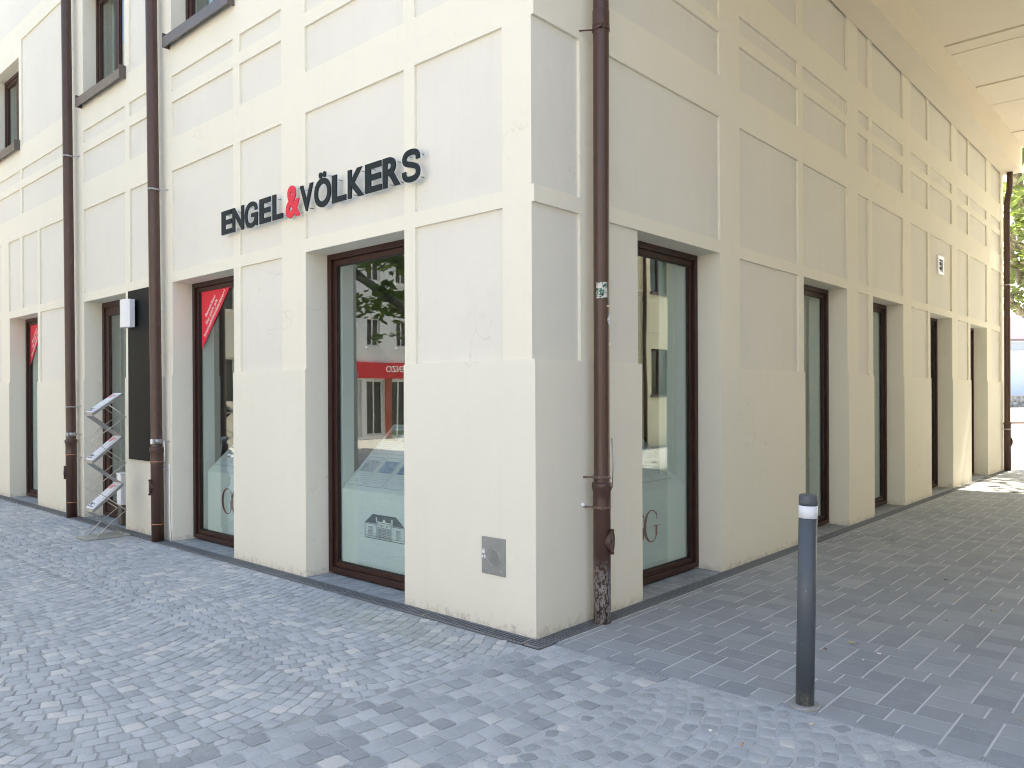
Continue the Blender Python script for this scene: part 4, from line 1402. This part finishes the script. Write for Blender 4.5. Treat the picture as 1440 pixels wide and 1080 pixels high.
bit(1043, 1048, 0.018, 0.005, simple("orange_filter", (0.60, 0.33, 0.20), 0.7), "cigarette_filter", "orange cigarette filter on setts near bottom edge", "cigarette butt", 1.5)

gum = MB(); rg_ = random.Random(17)
for _ in range(46):
    x = rg_.uniform(-6, 6); y = rg_.uniform(-3.4, 9.0)
    if x < 0.25 and y > -0.25: continue
    r = rg_.uniform(.006, .017); z = 0.0022 if y < 0 else 0.0012
    gum.face([(x + r * rg_.uniform(.7, 1.2) * math.cos(t), y + r * rg_.uniform(.7, 1.2) * math.sin(t), z) for t in [2 * math.pi * k / 9 for k in range(9)]], rg_.choice((0, 0, 1)))
tag(gum.build("gum_spots", [simple("pale_gum", (0.50, 0.50, 0.49), 0.8), simple("dark_gum", (0.10, 0.10, 0.10), 0.8)]), "trodden gum spots scattered over the paving", "gum spots", kind="stuff")
# ------------------------------------------------------------------ neighbouring buildings
def neighbour(name, label, tf, L, H, cols, sills, win, wallmat, loc_mats, ground=None, depth=8.0):
    b = thing(name, label, "building", tf(L / 2, 0, 0))
    o0 = Vector(b.location)
    def g(u, v, d): return Vector(tf(u, v, d)) - o0
    rects = []
    for z0, z1 in sills:
        for u in cols:
            rects.append((u, u + win, z0, z1))
    if ground:
        rects += ground
    m = MB()
    us = [0, L]; vs = [-0.02, H]
    for r in rects: us += [r[0], r[1]]; vs += [r[2], r[3]]
    def cell(u, v):
        for r in rects:
            if inside(r, u, v): return (0.2, None)
        return (0.0, 0)
    field(m, us, vs, cell, g)
    for q_ in ([(0, -.02, 0), (0, -.02, depth), (0, H, depth), (0, H, 0)], [(L, -.02, 0), (L, -.02, depth), (L, H, depth), (L, H, 0)],
              [(0, H, 0), (L, H, 0), (L, H, depth), (0, H, depth)], [(0, -.02, depth), (L, -.02, depth), (L, H, depth), (0, H, depth)]):
        m.face([g(*p_) for p_ in q_], 0)
    m.build("wall", wallmat, b)
    for r in rects:
        m = MB(); frame_boxes(m, g, r, 0.12, 0.18, 0.07, 0.07, tuck=0.003)
        c = (r[0] + r[1]) / 2
        m.box((c - .03, r[2] + .07, 0.122), (c + .03, r[3] - .07, 0.178), 0, g)
        w = m.build("window", loc_mats[0], b)
        m = MB(); m.box((r[0] + .06, r[2] + .06, 0.15), (r[1] - .06, r[3] - .06, 0.16), 0, g); m.build("pane", loc_mats[1], w)
        if r[2] > 0.5:
            m = MB(); m.box((r[0] - .06, r[2] - .07, -0.08), (r[1] + .06, r[2] - 0.002, 0.1), 0, g); m.build("sill", loc_mats[2], w)
    return b, g
DKGLASS = simple("dark_window_glass", (0.03, 0.035, 0.035), 0.06, var=0.1)
WFR = simple("white_window_frame", (0.62, 0.62, 0.60), 0.5)
GREYWALL = plaster("grey_white_render", (0.64, 0.65, 0.65), dirt=False)
BEIGEW = plaster("beige_render", (0.74, 0.69, 0.58), dirt=False)
# opposite wing of the passage (x = 9.1), faces the passage wall
def PB(u, v, d): return (9.11 + d, 0.0 + u, v)
nb, g = neighbour("passage_wing", "cream wing facing the passage wall, seen reflected in first passage window", PB, 42, 14.0,
              [1.3 + 2.6 * k for k in range(15)], [(1.6, 3.05), (4.8, 6.4), (8.2, 9.8)], 1.15, plaster("cream_wing_render", (0.82, 0.77, 0.62)), (WOOD, DKGLASS, SILL))
for u in (3.4, 16.4, 29.4):
    m = MB(); m.tube([g(u, 0, -0.1), g(u, 13.9, -0.1)], 0.06, 12); m.build("downpipe", PIPE, nb)
m = MB()
for z in (3.55, 4.45, 7.2):
    m.box((0, z, -0.03), (42, z + 0.14, -0.001), 0, g)
m.build("moulding", CREAM, nb)
# grey house with red shop front, reflected in the street windows
def PC(u, v, d): return (-20.4 - d, -9.6 - u, v)
nb, g = neighbour("shop_house", "grey rendered house over a shop with red fascia, seen reflected in the corner window", PC, 16, 13.0,
              [1.25, 2.65, 4.07, 5.48, 6.9, 8.3, 9.7, 11.1, 12.5, 13.9], [(3.52, 4.60), (6.0, 7.1), (8.5, 9.6)], 0.66, GREYWALL, (WFR, DKGLASS, GREYWALL),
              ground=[(1.0, 2.2, 0.35, 2.24), (2.5, 3.78, 0.1, 2.24), (4.02, 4.92, 0.12, 2.24), (5.27, 6.05, 0.02, 2.24), (6.8, 8.4, 0.35, 2.24), (9.2, 10.6, 0.02, 2.24)])
m = MB(); m.box((0.9, 2.30, -0.10), (5.86, 2.90, -0.002), 0, g); fs = m.build("fascia", simple("red_fascia", (0.55, 0.02, 0.03), 0.4), nb)
m = MB()
d = text_verts("ENZO", 0.84, 0.24, 0.01, 0.01)
put_text(m, d, lambda x, y, z: g(5.76 - x, 2.54 + y, -0.112 - z))
m.build("lettering", WHITEP, fs)
m = MB(); m.box((4.95, 0.0, -0.05), (5.24, 2.298, -0.003), 0, g); m.build("red_pilaster", simple("red_brown_tiles", (0.30, 0.07, 0.04), 0.4), nb)
def PD(u, v, d): return (-20.4 - d, 8.0 - u, v)
neighbour("beige_house", "beige house at the street end, seen reflected in the left windows", PD, 17.4, 12.0,
          [0.9 + 2.4 * k for k in range(7)], [(1.4, 2.9), (4.4, 6.0), (7.6, 9.2)], 1.1, BEIGEW, (WFR, DKGLASS, BEIGEW))
def PE(u, v, d): return (-18 + u, -27 - d, v)  # house added out of view, sunlit to fill the street front
neighbour("fill_house", "pale house added across the square to bounce fill light onto the street front", PE, 48, 12.0,
          [1.2 + 2.8 * k for k in range(16)], [(0.9, 2.5), (4.0, 5.6), (7.2, 8.8)], 1.2, plaster("pale_render", (0.52, 0.50, 0.46), dirt=False), (WFR, DKGLASS, GREYWALL))

def PG(u, v, d): return (20.0 + d, -24 + u, v)  # house added out of view to keep sky light off the passage wall
neighbour("sky_screen_house", "tall pale house added beside the square to screen the passage wall from sky light", PG, 22, 8.5,
          [1.2 + 2.8 * k for k in range(7)], [(0.9, 2.5), (4.0, 5.6)], 1.2, BEIGEW, (WFR, DKGLASS, GREYWALL))
# ------------------------------------------------------------------ beyond the passage
DX, DY = -0.189, 1.177
def far(dist, lat=0.0):
    return (3.33 + DX * dist + lat * 0.743, -3.91 + DY * dist + lat * 0.67)
def PF(u, v, d):
    x, y = far(96, u - 20)
    return (x - 0.67 * d, y + 0.743 * d, v)
nb, g = neighbour("pale_low_building", "pale low building with pinkish upper band beyond the passage end", PF, 44, 11.2,
          [1.0 + 6.0 * k for k in range(7)], [(6.9, 8.0)], 4.6, simple("pale_blue_white_wall", (0.62, 0.68, 0.74), 0.8, var=0.03), (WFR, simple("milky_glass", (0.45, 0.48, 0.52), 0.3), WFR))
m = MB(); m.box((0, 8.25, -0.12), (44, 11.0, -0.003), 0, g); m.build("upper_band", simple("pink_band", (0.66, 0.50, 0.52), 0.8, var=0.03), nb)
m = MB(); m.box((0, 8.12, -0.25), (44, 8.24, -0.004), 0, g); m.build("gutter", simple("dark_gutter", (0.12, 0.06, 0.06), 0.5), nb)
m = MB()
def PS(u, v, d):
    x, y = far(90, u - 20); return (x - 0.67 * d, y + 0.743 * d, v)
m.box((0, -0.02, 0), (44, 1.25, 0.5), 0, PS); m.box((0, 1.25, -0.06), (44, 1.38, 0.56), 0, PS)
SW_ = NT("rubble_stone")
SW_.color(SW_.mix(SW_.ramp(SW_.noise(2.5, 4, 0.7), [(0.4, 0), (0.6, 1)]), (0.10, 0.11, 0.11), (0.34, 0.35, 0.34))); SW_.rough(0.9)
tag(m.build("stone_wall", SW_.m), "low grey rubble stone wall beyond the street", "wall")
m = MB()
def PK(u, v, d):
    x, y = far(42, u - 15); return (x - 0.67 * d, y + 0.743 * d, v)
m.box((0, -0.02, 0), (34, 0.07, 0.35), 0, PK)
tag(m.build("kerb", simple("brown_kerb", (0.24, 0.17, 0.13), 0.8, var=0.2)), kind="structure")

# ------------------------------------------------------------------ trees
def leaves(mb, c, r, n, size, rn):
    for _ in range(n):
        while True:
            p = Vector((rn.uniform(-1, 1), rn.uniform(-1, 1), rn.uniform(-1, 1)))
            if p.length < 1: break
        p = Vector(c) + Vector((p.x * r[0], p.y * r[1], p.z * r[2]))
        a = Vector((rn.gauss(0, 1), rn.gauss(0, 1), rn.gauss(0, .5))).normalized()
        b = a.cross(Vector((rn.gauss(0, .5), rn.gauss(0, .5), 1))).normalized()
        s = size * rn.uniform(.6, 1.3)
        sh = rn.random()
        mb.face([p - a * s, p - a * s * .2 + b * s * .6, p + a * s * .4 + b * s * .45, p + a * s, p + a * s * .4 - b * s * .45, p - a * s * .2 - b * s * .6], 0, False, sh)
def limb(mb, pts, r0, r1, rn, wob=0.06):
    P = [Vector(p) for p in pts]
    out = []
    for i in range(len(P) - 1):
        for k in range(4):
            t = k / 4
            out.append(P[i].lerp(P[i + 1], t) + Vector((rn.uniform(-wob, wob), rn.uniform(-wob, wob), rn.uniform(-wob, wob))))
    out.append(P[-1])
    mb.tube(out, [r0 + (r1 - r0) * k / (len(out) - 1) for k in range(len(out))], 10)
    return out
def tree(label, base, trunk, limbs, clumps, lsize, seed, rt=(0.34, 0.2)):
    rn = random.Random(seed)
    t = thing("plane_tree", label, "tree", base)
    m = MB(); limb(m, trunk, rt[0], rt[1], rn, 0.03); m.build("trunk", BARK, t)
    tips = []
    for pts, r0, r1 in limbs:
        m = MB(); out = limb(m, pts, r0, r1, rn, 0.07)
        for k in range(3, len(out), 2):
            d = Vector((rn.uniform(-1, 1), rn.uniform(-1, 1), rn.uniform(-.3, .7))).normalized() * rn.uniform(.6, 1.4)
            mid = out[k] + d * .5 + Vector((0, 0, .06)); m.tube([out[k], mid, out[k] + d], [r1 * .8, r1 * .5, 0.006], 6)
            tips.append(out[k] + d)
        m.build("limb", BARK, t)
    m = MB()
    for c, r, n in clumps: leaves(m, c, r, n, lsize, rn)
    for c in tips: leaves(m, c, (.55, .55, .35), 60, lsize, rn)
    m.build("crown", LEAF, t)
# street tree beyond the passage, in tree-local metres
tb = far(24.0, 1.0)
T0 = Vector((tb[0], tb[1], 0))
def W2(dist, px, z):          # point at a depth and picture column, local to the tree
    l = (px - 720) / 1096.06 * dist
    return Vector((3.33 - 0.67 * dist + 0.743 * l, -3.91 + 0.743 * dist + 0.67 * l, z)) - T0
rn0 = random.Random(5)
cl = []
for k in range(28):
    a = rn0.uniform(0, 2 * math.pi); r = 5.6 * math.sqrt(rn0.random()); z = 6.4 + rn0.random() * 7.5
    cl.append(((r * math.cos(a) + 0.6, r * math.sin(a) - 1.0, z + (5.6 - r) * .25), (1.0, 1.0, .55), 95))
for k in range(26):  # extra clumps out of view, added to dapple the passage end
    cl.append((tuple(Vector((rn0.uniform(-1.5, 6.0), rn0.uniform(17.5, 22.0), rn0.uniform(8.4, 12.0))) - T0), (1.0, 1.0, .5), 50))
cl += [(W2(22, 1436, 7.0), (.45, .6, .5), 70), (W2(22, 1436, 6.3), (.3, .5, .22), 30), (W2(21, 1430, 5.9), (.35, .5, .3), 40), (W2(21, 1428, 4.9), (.15, .3, .1), 8)]
tree("plane tree with pale patchy bark beyond the far end of the passage", tuple(T0), [(0, 0, -.02), (0.02, 0, 2.0), (-.05, 0, 4.0), (-.15, 0, 5.0)],
     [([(-.15, 0, 4.9), tuple(W2(23, 1446, 5.6)), tuple(W2(23, 1434, 7.0)), tuple(W2(23, 1425, 8.6)), tuple(W2(23, 1405, 10.6))], .22, .12),
      ([(-.1, 0, 4.4), tuple(W2(21, 1438, 4.55)), tuple(W2(20.5, 1427, 5.0)), tuple(W2(20, 1412, 5.8))], .13, .06),
      ([(-.05, 0, 3.8), tuple(W2(21.5, 1436, 3.75)), tuple(W2(20.5, 1426, 3.95)), tuple(W2(20, 1412, 4.5))], .09, .04),
      ([(-.1, 0, 5.0), tuple(W2(22, 1440, 5.35)), tuple(W2(21, 1424, 5.75)), tuple(W2(20, 1405, 6.3))], .11, .05),
      ([(-.15, 0, 5.0), (1.2, -.5, 7.5), (3.0, -1.5, 9.5)], .2, .07), ([(-.15, 0, 5.2), (.6, -2.2, 8), (.4, -4.2, 10)], .18, .06)],
     cl, 0.13, 21)
# square tree, seen in the reflections
cl = []
for k in range(30):
    a = rn0.uniform(0, 2 * math.pi); r = 4.6 * math.sqrt(rn0.random())
    cl.append(((r * math.cos(a) - 1.5, r * math.sin(a) - .3, 5.6 + rn0.random() * 4.0), (.9, .9, .45), 95))
cl += [((-2.9, 5.0, 4.15), (.55, .5, .22), 60), ((-2.3, 4.8, 3.5), (.35, .35, .15), 26), ((-3.3, 5.4, 3.6), (.4, .4, .14), 24)]
cl += [((-4.0, 3.4, 3.5), (1.2, 1.0, .30), 190), ((-3.2, 3.0, 4.5), (1.6, 1.0, .4), 230), ((-2.6, 2.6, 3.9), (.8, .8, .25), 80), ((-4.6, 2.8, 2.9), (.5, .5, .15), 22)]
tree("leafy plane tree on the square in front of the street windows, seen as a reflection", (-5.5, -9.2, 0), [(0, 0, -.02), (0.05, 0.05, 2.2), (-.1, .1, 3.2)],
     [([(-.1, .1, 3.1), (-1.4, 1.4, 3.5), (-3.2, 2.8, 4.1), (-4.8, 3.9, 4.9)], .19, .08), ([(-.1, .1, 3.1), (.6, -.8, 5.5), (1.6, -1.6, 7.5)], .2, .08),
      ([(-.1, .1, 3.1), (-.8, -1.0, 5.2), (-2.4, -2.2, 7.2)], .18, .07), ([(-1.4, 1.4, 3.5), (-1.6, 2.6, 4.8), (-2.4, 3.4, 6.0)], .1, .04),
      ([(-.05, .05, 2.3), (-1.1, 3.0, 2.6), (-1.98, 4.45, 3.15), (-2.7, 5.1, 3.81), (-3.7, 6.0, 4.7)], .11, .055)], cl, 0.11, 33)
